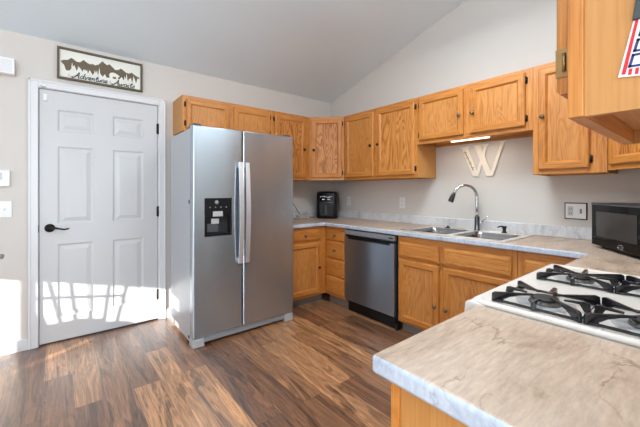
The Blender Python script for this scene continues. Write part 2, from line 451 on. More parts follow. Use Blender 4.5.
# windows (glazing and frames)
def window(name, axis, pos, a0, a1, z0, z1, mull):
    fr = M(); t = 0.05
    def bx(p0, p1, q0, q1):
        if axis == 'x': fr.box(pos-0.09, pos-0.03, p0, p1, q0, q1, 0.004)
        else: fr.box(p0, p1, pos-0.09, pos-0.03, q0, q1, 0.004)
    bx(a0, a0+t, z0, z1); bx(a1-t, a1, z0, z1); bx(a0+t, a1-t, z0, z0+t); bx(a0+t, a1-t, z1-t, z1)
    for c in mull: bx(c-0.025, c+0.025, z0+t, z1-t)
    o = struct(fr, name, TRIM)
    g = M()
    if axis == 'x': g.box(pos-0.062, pos-0.058, a0+0.02, a1-0.02, z0+0.02, z1-0.02)
    else: g.box(a0+0.02, a1-0.02, pos-0.062, pos-0.058, z0+0.02, z1-0.02)
    g.build('glass_pane', GLASS, o)
window('window_1', 'x', XL, -2.3, -0.3, 0.0, 2.05, [-1.20])
window('window_2', 'x', XL, -5.4, -3.5, 0.85, 2.05, [-4.45])  # unseen window added to bring light from the left
window('window_3', 'y', YR, -4.75, -2.05, 0.35, 2.25, [-3.4])
# baseboards
def base(x0, x1): return [(x0, -0.014, 0), (x1, 0, 0.085)]
m = M(); m.box(XL, -3.118, -0.014, -0.0005, 0, 0.088, 0.003); m.box(-2.128, 0.0, -0.014, -0.0005, 0, 0.088, 0.003)
struct(m, 'baseboard_back', TRIM)
m = M(); m.box(XL+0.0005, XL+0.014, YR, -2.36, 0, 0.088, 0.003); m.box(XL+0.0005, XL+0.014, -0.24, -0.015, 0, 0.088, 0.003)
struct(m, 'baseboard_left', TRIM)
m = M(); m.box(-0.014, -0.0005, YR, -3.70, 0, 0.088, 0.003); struct(m, 'baseboard_right', TRIM)
# ground outside, and an unseen wall added to block sun from the side window
struct(M().box(-30, 20, -30, 20, -0.4, -0.3), 'ground', TURF)
struct(M().box(-8.4, -8.1, -10.0, -4.75, -0.3, 5.0), 'sun_block_wall', SUNBLOCK)

# ------------------------------------------------------------------ the white door
door = empty('door_1', (-2.625, 0, 0), None, None); tag(door, kind='structure')
m = M()
cw = 0.058
for x0, x1 in ((-3.118, -3.118+cw), (-2.128-cw, -2.128)):
    m.box(x0, x1, -0.016, -0.0005, 0, 2.115, 0.004)
    xo = x0 if x0 < -3 else x1-0.014
    m.box(xo, xo+0.014, -0.022, -0.0005, 0, 2.115, 0.003)
m.box(-3.118+cw, -2.128-cw, -0.016, -0.0005, 2.115-cw, 2.115, 0.004)
m.box(-3.118, -2.128, -0.022, -0.0005, 2.101, 2.115, 0.003)
m.build('door_casing', TRIM, door)
m = M(); m.box(DX0, -3.058, 0.0, 0.12, 0, DZ1); m.box(-2.192, DX1, 0.0, 0.12, 0, DZ1); m.box(-3.058, -2.192, 0.0, 0.12, 2.053, DZ1); m.box(-3.07, -2.18, 0.046, 0.12, 0.0, 2.06)
m.build('door_jamb', TRIM, door)
# slab with six raised panels, built as a grid with inset panels
SX0, SX1, SZ0, SZ1 = -3.054, -2.196, 0.012, 2.049
m = M()
FY = 0.004
px = [(-2.941, -2.698), (-2.560, -2.317)]; pz = [(0.20, 0.80), (0.965, 1.60), (1.725, 1.90)]
xs = [SX0, px[0][0], px[0][1], px[1][0], px[1][1], SX1]; zs = [SZ0] + [v for p in pz for v in p] + [SZ1]
bm = m.bm
for i in range(5):
    for j in range(7):
        x0, x1, z0, z1 = xs[i], xs[i+1], zs[j], zs[j+1]
        if i in (1, 3) and j in (1, 3, 5):
            def rect(d, y): return [(x0+d, y, z0+d), (x1-d, y, z0+d), (x1-d, y, z1-d), (x0+d, y, z1-d)]
            m.loops([rect(0, FY), rect(0.012, FY+0.009), rect(0.022, FY+0.009), rect(0.052, FY+0.001)], None, cap=False)
            f = bm.faces.new([bm.verts.new(p) for p in rect(0.052, FY+0.001)])
        else:
            bm.faces.new([bm.verts.new(p) for p in [(x0, FY, z0), (x1, FY, z0), (x1, FY, z1), (x0, FY, z1)]])
bmesh.ops.remove_doubles(bm, verts=bm.verts[:], dist=1e-5)
m.box(SX0, SX1, FY+0.011, 0.044, SZ0, SZ1)
for a in ((SX0, SX0+0.001, FY, FY+0.012, SZ0, SZ1), (SX1-0.001, SX1, FY, FY+0.012, SZ0, SZ1), (SX0, SX1, FY, FY+0.012, SZ0, SZ0+0.001), (SX0, SX1, FY, FY+0.012, SZ1-0.001, SZ1)): m.box(*a)
slab = m.build('door_slab', DOORW, door, recalc=False)
m = M(); m.box(-3.0585, -3.054, 0.012, 0.04, 0.0, 2.05); m.box(-3.058, -2.192, 0.012, 0.04, 2.0495, 2.053); m.box(-3.058, -2.192, 0.006, 0.045, 0.0005, 0.0115)
m.build('weather_strip', GAP, door)
m = M(); hx, hz = -2.990, 0.936
m.lathe([(0.0, 0.0), (0.034, 0.0), (0.034, 0.004), (0.028, 0.012), (0.014, 0.016), (0.012, 0.045), (0.0, 0.046)], (hx, FY, hz), '-y')
m.tube([(hx, FY-0.038, hz), (hx+0.03, FY-0.046, hz+0.002), (hx+0.06, FY-0.048, hz-0.006), (hx+0.09, FY-0.046, hz-0.014), (hx+0.115, FY-0.044, hz-0.010), (hx+0.122, FY-0.042, hz-0.006)], [0.011, 0.009, 0.0075, 0.0065, 0.006, 0.004])
m.build('door_handle', BRONZE, slab)
for z in (1.83, 1.04, 0.245):
    h = M(); h.tube([(-2.194, -0.003, z-0.05), (-2.194, -0.003, z+0.05)], 0.007, 10); h.box(-2.206, -2.182, 0.0, 0.0045, z-0.045, z+0.045)
    h.build('hinge', BRONZE, door)
m = M(); m.box(-3.0605, -3.0545, -0.0005, 0.030, 0.905, 0.965); m.build('strike_plate', BRONZE, door)

# ------------------------------------------------------------------ cabinets
def frame_xf(origin, ang): return Matrix.Translation(origin) @ Matrix.Rotation(ang, 4, 'Z')
A_N, A_E, A_S = 0.0, -PI/2, PI       # fronts facing -y, -x, +y
def knob(parent, x, y, z, xf, mat=None):
    k = M(xf); k.lathe([(0.0, 0.0), (0.008, 0.0), (0.006, 0.004), (0.0055, 0.012), (0.015, 0.016), (0.0155, 0.021), (0.011, 0.026), (0.0, 0.028)], (x, y, z), '-y', 14)
    return k.build('knob', mat or KNOB, parent)
def cab_door(root, xf, x0, x1, z0, z1, hinge='l', kz=None, kside=None, st=0.055, mat=None, pan=None):
    """frame-and-panel door lying on y -0.019..0 of the cabinet frame"""
    d = M(xf); y1, y0 = -0.001, -0.020
    def rect(i, y): return [(x0+i, y, z0+i), (x1-i, y, z0+i), (x1-i, y, z1-i), (x0+i, y, z1-i)]
    mats = lambda i, j: OAKH if j in (0, 2) else OAKV
    d.loops([rect(0, y1), rect(0, y0+0.006), rect(0.007, y0), rect(st-0.012, y0), rect(st-0.008, y0+0.004), rect(st, y0+0.0125), rect(st, y1)], mats, cap=False)
    o = d.build('door', None, root)
    p = M(xf); p.box(x0+st-0.004, x1-st+0.004, y0+0.0126, y1-0.001, z0+st-0.004, z1-st+0.004)
    p.build('panel', pan or OAKQ, o)
    ks = kside or ('r' if hinge == 'l' else 'l')
    if kz is not None: knob(o, (x1-0.028) if ks == 'r' else (x0+0.028), y0, kz, xf, mat)
    hxx = x0-0.004 if hinge == 'l' else x1+0.004
    for hz in (z0+0.055, z1-0.055):
        if z1-z0 < 0.3: hz = z0+0.05 if hz < (z0+z1)/2 else z1-0.05
        h = M(xf); h.tube([(hxx, -0.008, hz-0.024), (hxx, -0.008, hz+0.024)], 0.0065, 8)
        h.box(hxx-0.011 if hinge == 'l' else hxx, hxx if hinge == 'l' else hxx+0.011, -0.004, 0.0, hz-0.022, hz+0.022)
        h.build('hinge', BRONZE, o)
    return o
def drawer(root, xf, x0, x1, z0, z1, kn=True, inner=False, name='drawer'):
    d = M(xf); y1, y0 = -0.001, -0.020
    def rect(i, y): return [(x0+i, y, z0+i), (x1-i, y, z0+i), (x1-i, y, z1-i), (x0+i, y, z1-i)]
    lp = [rect(0, y1), rect(0, y0+0.008), rect(0.004, y0+0.006), rect(0.018, y0)]
    if inner: lp += [rect(0.030, y0), rect(0.034, y0+0.003), rect(0.038, y0)]
    d.loops(lp, OAKH, cap=True, capmat=OAKH)
    o = d.build(name, None, root)
    if kn: knob(o, (x0+x1)/2, y0, (z0+z1)/2, xf)
    return o
def carcass(root, xf, w, dp, z0, z1, rec=0.022, stiles=(0.05, 0.05), rails=(0.045, 0.045), toe=False, mids=(), open_top=None):
    c = M(xf); t = 0.014
    zb = z0+rec
    c.box(0, t, 0.0195, dp, z0, z1, mat=VENEER); c.box(w-t, w, 0.0195, dp, z0, z1, mat=VENEER)
    c.box(t, w-t, 0.0195, dp, zb, zb+0.012, mat=OAKH)
    if open_top is None: c.box(t, w-t, 0.0195, dp, z1-0.014, z1, mat=OAKH)
    c.box(t, w-t, dp-0.008, dp, z0, (open_top or z1-0.014), mat=VENEER)
    c.build('carcass', None, root)
    f = M(xf)
    f.box(0, stiles[0], 0, 0.019, z0, z1, 0.0012, mat=OAKV); f.box(w-stiles[1], w, 0, 0.019, z0, z1, 0.0012, mat=OAKV)
    f.box(stiles[0], w-stiles[1], 0, 0.019, z0, z0+rails[0], mat=OAKH); f.box(stiles[0], w-stiles[1], 0, 0.019, z1-rails[1], z1, mat=OAKH)
    for k in mids:
        if k[0] == 'v': f.box(k[1], k[2], 0, 0.019, z0+rails[0], z1-rails[1], mat=OAKV)
        else: f.box(stiles[0], w-stiles[1], 0, 0.019, k[1], k[2], mat=OAKH)
    f.build('face_frame', None, root)
    if toe:
        k = M(xf); k.box(0, w, 0.065, 0.079, 0.0, z0-0.0005); k.box(0, 0.014, 0.079, dp, 0, z0-0.0005); k.box(w-0.014, w, 0.079, dp, 0, z0-0.0005)
        k.build('toe_kick', TOE, root)
UT, UB, UF = 2.112, 1.362, -0.32
def cab(name, origin, ang, label, group): return empty(name, origin, label, 'cabinet', group, ang), frame_xf(origin, ang)
GU, GB = 'oak wall cabinets', 'oak base cabinets'
# over the fridge
c, X = cab('wall_cabinet', (-2.060, UF, 0), A_N, 'short oak wall cabinet directly above the stainless refrigerator, two doors', GU)
w = 2.060-1.128
carcass(c, X, w, 0.318, 1.784, UT, mids=[('v', 0.44, 0.505)])
cab_door(c, X, 0.030, 0.443, 1.806, 2.080, 'l'); cab_door(c, X, 0.492, w-0.03, 1.806, 2.080, 'r')
# single door right of the fridge
c, X = cab('wall_cabinet', (-1.127, UF, 0), A_N, 'single-door oak wall cabinet half hidden behind the top of the refrigerator', GU)
w = 1.127-0.612
carcass(c, X, w, 0.318, UB, UT, stiles=(0.05, 0.085))
cab_door(c, X, 0.03, w-0.07, UB+0.03, UT-0.032, 'l', kz=1.715, mat=BRONZE, pan=OAKP)
# diagonal corner cabinet (pentagon)
def diag_cab(P, Q, back, label, kz, hinge, kmat=None):
    """P->Q is the front from the viewer's left to right; back: remaining outline of the carcass"""
    P, Q = Vector(P), Vector(Q); d = (Q-P); ang = math.atan2(d.y, d.x); w = d.length
    c, X = cab('corner_wall_cabinet', (P.x, P.y, 0), ang, label, GU)
    n = Vector((-d.y, d.x, 0)).normalized()*0.0195
    P2, Q2 = P+n, Q+n
    b = M()
    pts = [(P2.x, P2.y)]+back+[(Q2.x, Q2.y)]
    b.prism(pts, 'z', UB+0.02, UT, mat=VENEER)
    b.build('carcass', None, c)
    f = M(X)
    f.box(0, 0.04, 0, 0.019, UB, UT, 0.001, mat=OAKV); f.box(w-0.04, w, 0, 0.019, UB, UT, 0.001, mat=OAKV)
    f.box(0.04, w-0.04, 0, 0.019, UB, UB+0.04, mat=OAKH); f.box(0.04, w-0.04, 0, 0.019, UT-0.038, UT, mat=OAKH)
    f.build('face_frame', None, c)
    cab_door(c, X, 0.026, w-0.026, UB+0.03, UT-0.032, hinge, kz=kz, mat=kmat, pan=OAKP)
    return c
diag_cab((-0.611, UF, 0), (-0.321, -0.609, 0), [(-0.611, -0.002), (-0.002, -0.002), (-0.002, -0.609)],
         'diagonal oak corner wall cabinet above the black air fryer', 1.715, 'r', BRONZE)
# right wall uppers
c, X = cab('wall_cabinet', (UF, -0.612, 0), A_E, 'tall two-door oak wall cabinet between the corner cabinet and the sink', GU)
w = 1.606-0.612
carcass(c, X, w, 0.318, UB, UT, mids=[('v', 0.455, 0.53)])
cab_door(c, X, 0.028, 0.458, UB+0.03, UT-0.032, 'l', kz=1.72, mat=BRONZE); cab_door(c, X, 0.508, w-0.022, UB+0.03, UT-0.032, 'r', kz=1.72, mat=BRONZE, pan=OAKP)
c, X = cab('wall_cabinet', (UF, -1.607, 0), A_E, 'short two-door oak wall cabinet above the sink and the letter W', GU)
w = 2.556-1.607
carcass(c, X, w, 0.318, 1.668, UT, mids=[('v', 0.43, 0.52)], stiles=(0.05, 0.06))
cab_door(c, X, 0.028, 0.448, 1.70, UT-0.028, 'l', kz=1.865); cab_door(c, X, 0.503, w-0.045, 1.70, UT-0.028, 'r', kz=1.865)
c, X = cab('wall_cabinet', (UF, -2.557, 0), A_E, 'narrow single-door tall oak wall cabinet right of the sink cabinet', GU)
w = 2.957-2.557
carcass(c, X, w, 0.318, UB-0.012, UT, stiles=(0.05, 0.10))
cab_door(c, X, 0.036, w-0.085, UB+0.02, UT-0.032, 'r', kz=1.745)
diag_cab((-0.321, -2.960, 0), (-0.612, -3.251, 0), [(-0.002, -2.960), (-0.002, -3.568), (-0.612, -3.568)],
         'oak corner wall cabinet above the black microwave, partly behind the hanging cabinet', None, 'r')
# cabinet hanging in the foreground
HX0, HX1, HYF, HZ0 = -2.342, -1.900, -3.247, 1.343
c, X = cab('wall_cabinet', (HX1, HYF, 0), A_S, 'large foreground oak wall cabinet seen end-on with striped tag on its side', GU)
w = HX1-HX0; dp = 3.568-3.247
cc = M(X); t = 0.014
cc.box(0, t, 0.0195, dp, HZ0, UT, mat=VENEER); cc.box(w-t-0.003, w-0.003, 0.0195, dp, HZ0, UT, mat=VENEER)
cc.box(t, w-t, 0.0195, dp, HZ0+0.03, HZ0+0.042, mat=OAKH); cc.box(t, w-t, 0.0195, dp, UT-0.014, UT, mat=OAKH); cc.box(t, w-t, dp-0.008, dp, HZ0, UT-0.014, mat=VENEER)
cc.box(t, w-t, dp-0.03, dp-0.008, HZ0, HZ0+0.03, mat=OAKH)
cc.build('carcass', None, c)
f = M(X); f.box(0, 0.038, 0, 0.0192, HZ0, UT, 0.0015, mat=OAKV); f.box(w-0.04, w, 0, 0.0192, HZ0, UT, 0.0015, mat=OAKV)
f.box(0.038, w-0.04, 0, 0.0192, HZ0, HZ0+0.04, mat=OAKH); f.box(0.038, w-0.04, 0, 0.0192, UT-0.038, UT, mat=OAKH)
f.build('face_frame', None, c)
d = cab_door(c, X, 0.03, w-0.019, HZ0+0.042, UT-0.03, 'l')
for z in (1.433, 2.02):
    h = M(X); h.box(w-0.0195, w-0.0178, -0.0195, -0.0012, z-0.022, z+0.022, 0.0005, mat=BRASS)
    h.tube([(w-0.0165, -0.008, z-0.014), (w-0.0165, -0.008, z+0.014)], 0.0026, 10, mat=BRASS); h.box(w-0.0178, w-0.004, -0.0012, -0.0001, z-0.02, z+0.02, mat=BRASS)
    h.build('hinge', None, d)['label'] = 'antique brass cabinet hinge'

# base cabinets
BT, TK = 0.843, 0.095
c, X = cab('base_cabinet', (-1.150, -0.61, 0), A_N, 'oak base cabinet with one drawer over one door, right beside the refrigerator', GB)
w = 1.150-0.6105
carcass(c, X, w, 0.605, TK, BT, 0, mids=[('h', 0.66, 0.71)], toe=True, stiles=(0.05, 0.095))
drawer(c, X, 0.03, w-0.080, 0.700, 0.815); cab_door(c, X, 0.03, w-0.080, 0.125, 0.672, 'l', kz=0.40, mat=BRONZE)
c, X = cab('base_cabinet', (-0.61, -0.6105, 0), A_E, 'narrow oak base cabinet with a stack of four drawers left of dishwasher', GB)
w = 0.950-0.6105
carcass(c, X, w, 0.590, TK, BT, 0, stiles=(0.055, 0.03), toe=True, mids=[('h', 0.48, 0.52), ('h', 0.29, 0.33), ('h', 0.67, 0.71)])
for i, (a, b) in enumerate(((0.700, 0.815), (0.505, 0.690), (0.315, 0.497), (0.120, 0.307))): drawer(c, X, 0.040, w-0.006, a, b, kn=i < 2)
c, X = cab('base_cabinet', (-0.61, -1.612, 0), A_E, 'wide oak base cabinet under the sink with two false fronts and two doors', GB)
w = 2.560-1.612
carcass(c, X, w, 0.605, TK, BT, 0, mids=[('v', 0.37, 0.46), ('h', 0.62, 0.68)], stiles=(0.04, 0.055), toe=True, open_top=0.69)
drawer(c, X, 0.015, 0.395, 0.665, 0.800, kn=False, name='false_drawer_front', inner=True); drawer(c, X, 0.435, w-0.03, 0.665, 0.800, kn=False, name='false_drawer_front', inner=True)
cab_door(c, X, 0.015, 0.395, 0.115, 0.645, 'l', kz=0.325); cab_door(c, X, 0.435, w-0.03, 0.115, 0.645, 'r', kz=0.325)
c, X = cab('base_cabinet', (-0.61, -2.561, 0), A_E, 'oak base cabinet in the corner behind the gas range', GB)
w = 2.915-2.561
carcass(c, X, w, 0.605, TK, BT, 0, toe=True)
drawer(c, X, 0.045, w-0.03, 0.700, 0.800); cab_door(c, X, 0.045, w-0.03, 0.115, 0.672, 'r')
# foreground base cabinet (end of the run, facing the sink wall side)
c, X = cab('base_cabinet', (-1.940, -2.955, 0), A_S, 'oak base cabinet under the foreground countertop, plain side panel showing', GB)
w = 2.385-1.940; dp = 3.568-2.955
carcass(c, X, w-0.004, dp, TK, 0.847, 0, toe=True)
e = M(X); e.box(w-0.0035, w+0.003, 0.0, 0.02, 0.0, 0.847, 0.001, mat=OAKV); e.build('end_stile', None, c)
drawer(c, X, 0.03, w-0.03, 0.70, 0.815); cab_door(c, X, 0.03, w-0.03, 0.115, 0.672, 'r', kz=0.5)

# ------------------------------------------------------------------ countertops
CT, CB = 0.888, 0.848
def slab_cells(xs, ys, keep, pred, mat=CTOP, edge=CEDGE_LIT):
    tb = bmesh.new(); V = {}
    def v(x, y, z):
        k = (round(x, 4), round(y, 4), z)
        if k not in V: V[k] = tb.verts.new((x, y, z))
        return V[k]
    cells = {(i, j) for i in range(len(xs)-1) for j in range(len(ys)-1) if keep((xs[i]+xs[i+1])/2, (ys[j]+ys[j+1])/2)}
    for i, j in cells:
        x0, x1, y0, y1 = xs[i], xs[i+1], ys[j], ys[j+1]
        tb.faces.new([v(x0, y0, CT), v(x1, y0, CT), v(x1, y1, CT), v(x0, y1, CT)])
        tb.faces.new([v(x0, y1, CB), v(x1, y1, CB), v(x1, y0, CB), v(x0, y0, CB)])
        for di, dj, a, b in ((-1, 0, (x0, y1), (x0, y0)), (1, 0, (x1, y0), (x1, y1)), (0, -1, (x0, y0), (x1, y0)), (0, 1, (x1, y1), (x0, y1))):
            if (i+di, j+dj) not in cells:
                tb.faces.new([v(a[0], a[1], CB), v(b[0], b[1], CB), v(b[0], b[1], CT), v(a[0], a[1], CT)]).material_index = 1
    bmesh.ops.recalc_face_normals(tb, faces=tb.faces[:])
    es = [e for e in tb.edges if len(e.link_faces) == 2 and abs(e.link_faces[0].normal.dot(e.link_faces[1].normal)) < 0.1 and all(pred(q.co) for q in e.verts)
          and any(abs(f.normal.z) > 0.9 for f in e.link_faces) or (len(e.link_faces) == 2 and abs(e.verts[0].co.z-e.verts[1].co.z) > 0.01 and abs(e.link_faces[0].normal.dot(e.link_faces[1].normal)) < 0.1 and all(pred(q.co) for q in e.verts) and e.calc_face_angle_signed(0) > 0)]
    bmesh.ops.bevel(tb, geom=es, offset=0.009, segments=3, affect='EDGES', profile=0.5)
    m = M(); m.mats = [mat, edge]
    vm = {q: m.bm.verts.new(q.co) for q in tb.verts}
    for f in tb.faces:
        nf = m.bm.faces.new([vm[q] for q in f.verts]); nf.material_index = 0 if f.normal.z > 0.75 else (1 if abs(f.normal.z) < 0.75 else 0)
        nf.smooth = len(f.verts) == 4 and 0.05 < abs(f.normal.z) < 0.98
    tb.free(); return m
ct = empty('countertop', (-0.32, -1.6, 0.848), 'long beige marble-look laminate countertop around the sink under the wall cabinets', 'countertop', 'laminate countertops')
SKX0, SKX1, SKY0, SKY1 = -0.575, -0.105, -2.455, -1.655
xs = [-1.152, -1.14, -0.645, SKX0, SKX1, -0.001]; ys = sorted([-0.001, -0.645, SKY1, SKY0, -2.925, -3.568])
def keep(x, y):
    if SKX0 < x < SKX1 and SKY0 < y < SKY1: return False
    if x > -0.645: return True
    if y > -0.645: return x > -1.14
    return y < -2.925
def pred(p):
    return (abs(p.x+0.645) < 1e-3 and -2.93 < p.y < -0.64) or (abs(p.y+0.645) < 1e-3 and p.x < -0.64) or (abs(p.y+2.925) < 1e-3 and p.x < -0.64)
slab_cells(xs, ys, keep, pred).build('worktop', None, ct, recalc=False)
m = M(); m.box(-0.022, -0.001, -3.567, -0.001, CT+0.0003, 0.975, 0.004); m.box(-1.14, -0.0225, -0.022, -0.001, CT+0.0003, 0.975, 0.004); m.box(-1.152, -0.0225, -3.567, -3.547, CT+0.0003, 0.975, 0.004)
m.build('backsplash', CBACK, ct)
ct = empty('countertop', (-2.19, -3.2, 0.848), 'short beige marble-look laminate countertop in the foreground left of gas range', 'countertop', 'laminate countertops')
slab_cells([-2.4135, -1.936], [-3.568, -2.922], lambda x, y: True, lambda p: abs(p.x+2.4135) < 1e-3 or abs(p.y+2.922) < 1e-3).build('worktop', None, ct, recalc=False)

# ------------------------------------------------------------------ refrigerator
fr = empty('refrigerator', (-1.65, -0.42, 0), 'tall stainless side-by-side refrigerator with water and ice dispenser', 'refrigerator')
FX0, FX1, FXM, FF, FB = -2.124, -1.184, -1.708, -0.820, -0.745
m = M(); m.box(FX0+0.004, FX1-0.004, -0.735, -0.165, 0.03, 1.735, 0.004); m.build('body', SGREY, fr)
m = M(); m.box(FX0+0.02, FX1-0.02, -0.745, -0.7351, 0.09, 1.725); m.build('door_gasket', GAP, fr)
def fdoor(x0, x1, hole=None):
    m = M(); r = 0.010
    def rect(d, y): return [(x0+d, y, 0.078+d), (x1-d, y, 0.078+d), (x1-d, y, 1.752-d), (x0+d, y, 1.752-d)]
    if hole is None:
        m.loops([rect(0, FB), rect(0, FF+r), rect(r*0.3, FF+r*0.3), rect(r, FF)], STEEL, capmat=STEEL)
    else:
        m.loops([rect(0, FB), rect(0, FF+r), rect(r*0.3, FF+r*0.3), rect(r, FF)], STEEL, cap=False)
        hx0, hx1, hz0, hz1 = hole
        O = rect(r, FF); I = [(hx0, FF, hz0), (hx1, FF, hz0), (hx1, FF, hz1), (hx0, FF, hz1)]; D = [(a, FF+0.06, b) for a, _, b in I]
        m.loops([O, I, D], STEEL, cap=False)
        m.bm.faces.new([m.bm.verts.new(p) for p in rect(0, FB)])
    return m
HOLE = (-2.034, -1.806, 0.868, 1.178)
fd = fdoor(FX0, FXM-0.004, HOLE).build('freezer_door', None, fr, recalc=False)
rd = fdoor(FXM+0.004, FX1).build('fridge_door', None, fr)
for dd, hx_ in ((fd, FXM-0.030), (rd, FXM+0.030)):
    m = M(); z0, z1 = 0.625, 1.478
    prof = []
    n = 14
    for i in range(n+1):
        u = i/n; z = z0+(z1-z0)*u; bow = 0.034+0.026*math.sin(PI*u)
        prof.append((FF-bow, z))
    pts = prof+[(y+0.014, z) for y, z in prof[::-1]]
    for i in range(n):
        (ya, za), (yb, zb) = prof[i], prof[i+1]
        m.prism([(ya, za), (yb, zb), (yb+0.014, zb), (ya+0.014, za)], 'x', hx_-0.018, hx_+0.018)
    bmesh.ops.remove_doubles(m.bm, verts=m.bm.verts[:], dist=1e-5)
    m.box(hx_-0.013, hx_+0.013, FF-0.036, FF-0.0003, z0+0.002, z0+0.045, 0.003); m.box(hx_-0.013, hx_+0.013, FF-0.036, FF-0.0003, z1-0.045, z1-0.002, 0.003)
    m.build('handle', HANDLE, dd)
# dispenser
dp_ = M(); hx0, hx1, hz0, hz1 = HOLE
dp_.box(hx0+0.0005, hx1-0.0005, FF+0.002, FF+0.050, hz1-0.142, hz1-0.0005, 0.002, mat=BLACK)
dp_.box(hx0+0.0005, hx0+0.020, FF+0.002, FF+0.055, hz0+0.0005, hz1-0.143, 0.002, mat=BLACK); dp_.box(hx1-0.012, hx1-0.0005, FF+0.002, FF+0.055, hz0+0.0005, hz1-0.143, 0.002, mat=BLACK)
dp_.box(hx0+0.02, hx1-0.012, FF+0.002, FF+0.055, hz0+0.0005, hz0+0.022, 0.002, mat=BLACK)
dp_.box(hx0+0.0005, hx1-0.0005, FF+0.0555, FF+0.0595, hz0+0.0005, hz1-0.0005, mat=BLKMAT)
disp = dp_.build('dispenser', None, fr)
m = M(); m.box(hx0+0.03, hx0+0.125, FF+0.030, FF+0.050, hz0+0.03, hz0+0.10, 0.004); m.build('dispenser_paddle', DGREY, disp)
m = M(); m.box(hx0+0.062, hx0+0.128, FF+0.022, FF+0.0300, hz0+0.098, hz0+0.142, 0.003); m.build('dispenser_chute', LGREY, disp)['label'] = 'light grey dispenser chute'
m = M(); m.box(hx0+0.068, hx0+0.150, FF-0.001, FF+0.0019, hz1-0.150, hz1-0.108, 0.001); m.build('dispenser_sticker', LGREY, disp)['label'] = 'pale grey label on the dispenser'
for i in range(4):
    m = M(); m.lathe([(0.006, 0), (0.006, 0.001), (0.0, 0.0011)], (hx0+0.045+i*0.045, FF+0.0019, hz1-0.075), '-y', 10); m.build('button', MGREY, disp)
m = M(); m.lathe([(0.017, 0), (0.017, 0.0015), (0.0, 0.0016)], (hx0+0.10, FF+0.0019, hz1-0.035), '-y', 16); m.build('nozzle_dial', MGREY, disp)
m = M(); m.box(FX1-0.075, FX1-0.030, FF-0.0012, FF-0.0002, 1.672, 1.680); m.build('badge', MGREY, rd)
m = M(); m.box(FX0+0.02, FX1-0.02, FF+0.020, -0.74, 0.025, 0.072, 0.002)
for k in range(3): m.box(FX0+0.14, FX1-0.14, FF+0.0175, FF+0.0202, 0.032+0.011*k, 0.037+0.011*k)
m.build('base_grille', plain('grille_grey', srgb(150, 153, 158), 0.45), fr)
for x0 in (FX0+0.002, FX1-0.092):
    m = M(); m.box(x0, x0+0.09, FF+0.004, -0.72, 0.001, 0.072, 0.006); m.box(x0+0.012, x0+0.078, FF+0.001, FF+0.006, 0.046, 0.053, 0.001); m.build('foot_cover', LGREY, fr)
for x0 in (FX0+0.015, FX1-0.075):
    m = M(); m.box(x0, x0+0.06, -0.79, -0.66, 1.7525, 1.772, 0.006); m.build('hinge_cover', DGREY, fr)
m = M(); m.box(FX0-0.0015, FX0+0.0035, -0.728, -0.700, 0.055, 0.075, 0.001); m.build('hinge_bolt', BLACK, fr)
m = M(); m.box(FX0-0.002, FX0+0.0035, -0.74, -0.715, 1.135, 1.165, 0.001); m.build('side_clip', DGREY, fr)

# ------------------------------------------------------------------ dishwasher
dw = empty('dishwasher', (-0.33, -1.28, 0), 'stainless dishwasher with pocket handle built in between oak base cabinets', 'dishwasher')
Y0, Y1 = -1.606, -0.955
m = M(); m.box(-0.60, -0.03, Y0, Y1, 0.10, 0.84); m.build('tub', BLKMAT, dw)
m = M(); m.box(-0.646, -0.606, Y0+0.014, Y1-0.005, 0.125, 0.768, 0.005); dd = m.build('door', STEELD, dw)
m = M(); m.box(-0.640, -0.606, Y0+0.014, Y1-0.005, 0.792, 0.838, 0.004, mat=MGREY); m.box(-0.622, -0.602, Y0+0.014, Y1-0.005, 0.768, 0.7925, mat=BLACK)
m.box(-0.6407, -0.6398, Y0+0.03, Y0+0.075, 0.808, 0.822, mat=BLACK)
m.build('control_strip', None, dw)
m = M(); m.box(-0.6475, -0.626, Y0+0.06, Y1-0.05, 0.748, 0.769, 0.004); m.build('pocket_handle', BLACK, dd)
m = M(); m.box(-0.610, -0.59, Y0+0.002, Y0+0.013, 0.02, 0.845); m.build('side_seal', BLACK, dw)
m = M(); m.box(-0.585, -0.565, Y0+0.004, Y1-0.002, 0.002, 0.105); m.box(-0.605, -0.585, Y0+0.03, Y1-0.03, 0.03, 0.11); m.build('toe_panel', BLACK, dw)
m = M(); m.tube([(-0.60, Y0+0.02, 0.0), (-0.60, Y0+0.02, 0.05)], 0.012, 10); m.build('levelling_foot', BLACK, dw)

# ------------------------------------------------------------------ sink and its fittings
sk = empty('kitchen_sink', (-0.34, -2.055, CT), 'double-bowl stainless drop-in sink set in the beige countertop', 'sink')
m = M(); sx0, sx1, sy0, sy1 = -0.605, -0.072, -2.487, -1.625
b1 = (-0.555, -0.175, -2.435, -2.085); b2 = (-0.555, -0.175, -2.030, -1.675)
zt = CT+0.005
xs_ = [sx0, -0.555, -0.175, sx1]; ys_ = [sy0, -2.435, -2.085, -2.030, -1.675, sy1]
for i in range(3):
    for j in range(5):
        if i == 1 and j in (1, 3): continue
        m.box(xs_[i], xs_[i+1], ys_[j], ys_[j+1], CT+0.0005, zt)
bmesh.ops.remove_doubles(m.bm, verts=m.bm.verts[:], dist=1e-5)
inner = [f for f in m.bm.faces if all(any(abs(v.co.x-a) < 1e-5 for v in f.verts) for a in ()) and False]
m.tube([(sx0+0.004, sy0+0.004, zt), (sx1-0.004, sy0+0.004, zt), (sx1-0.004, sy1-0.004, zt), (sx0+0.004, sy1-0.004, zt)], 0.004, 8, closed=True)
m.build('sink_rim', SSINK, sk)
def rrect(x0, x1, y0, y1, r, z, n=5):
    out = []
    for cx, cy, a0 in ((x1-r, y1-r, 0), (x0+r, y1-r, PI/2), (x0+r, y0+r, PI), (x1-r, y0+r, 1.5*PI)):
        for k in range(n+1):
            a = a0+PI/2*k/n; out.append((cx+r*math.cos(a), cy+r*math.sin(a), z))
    return out
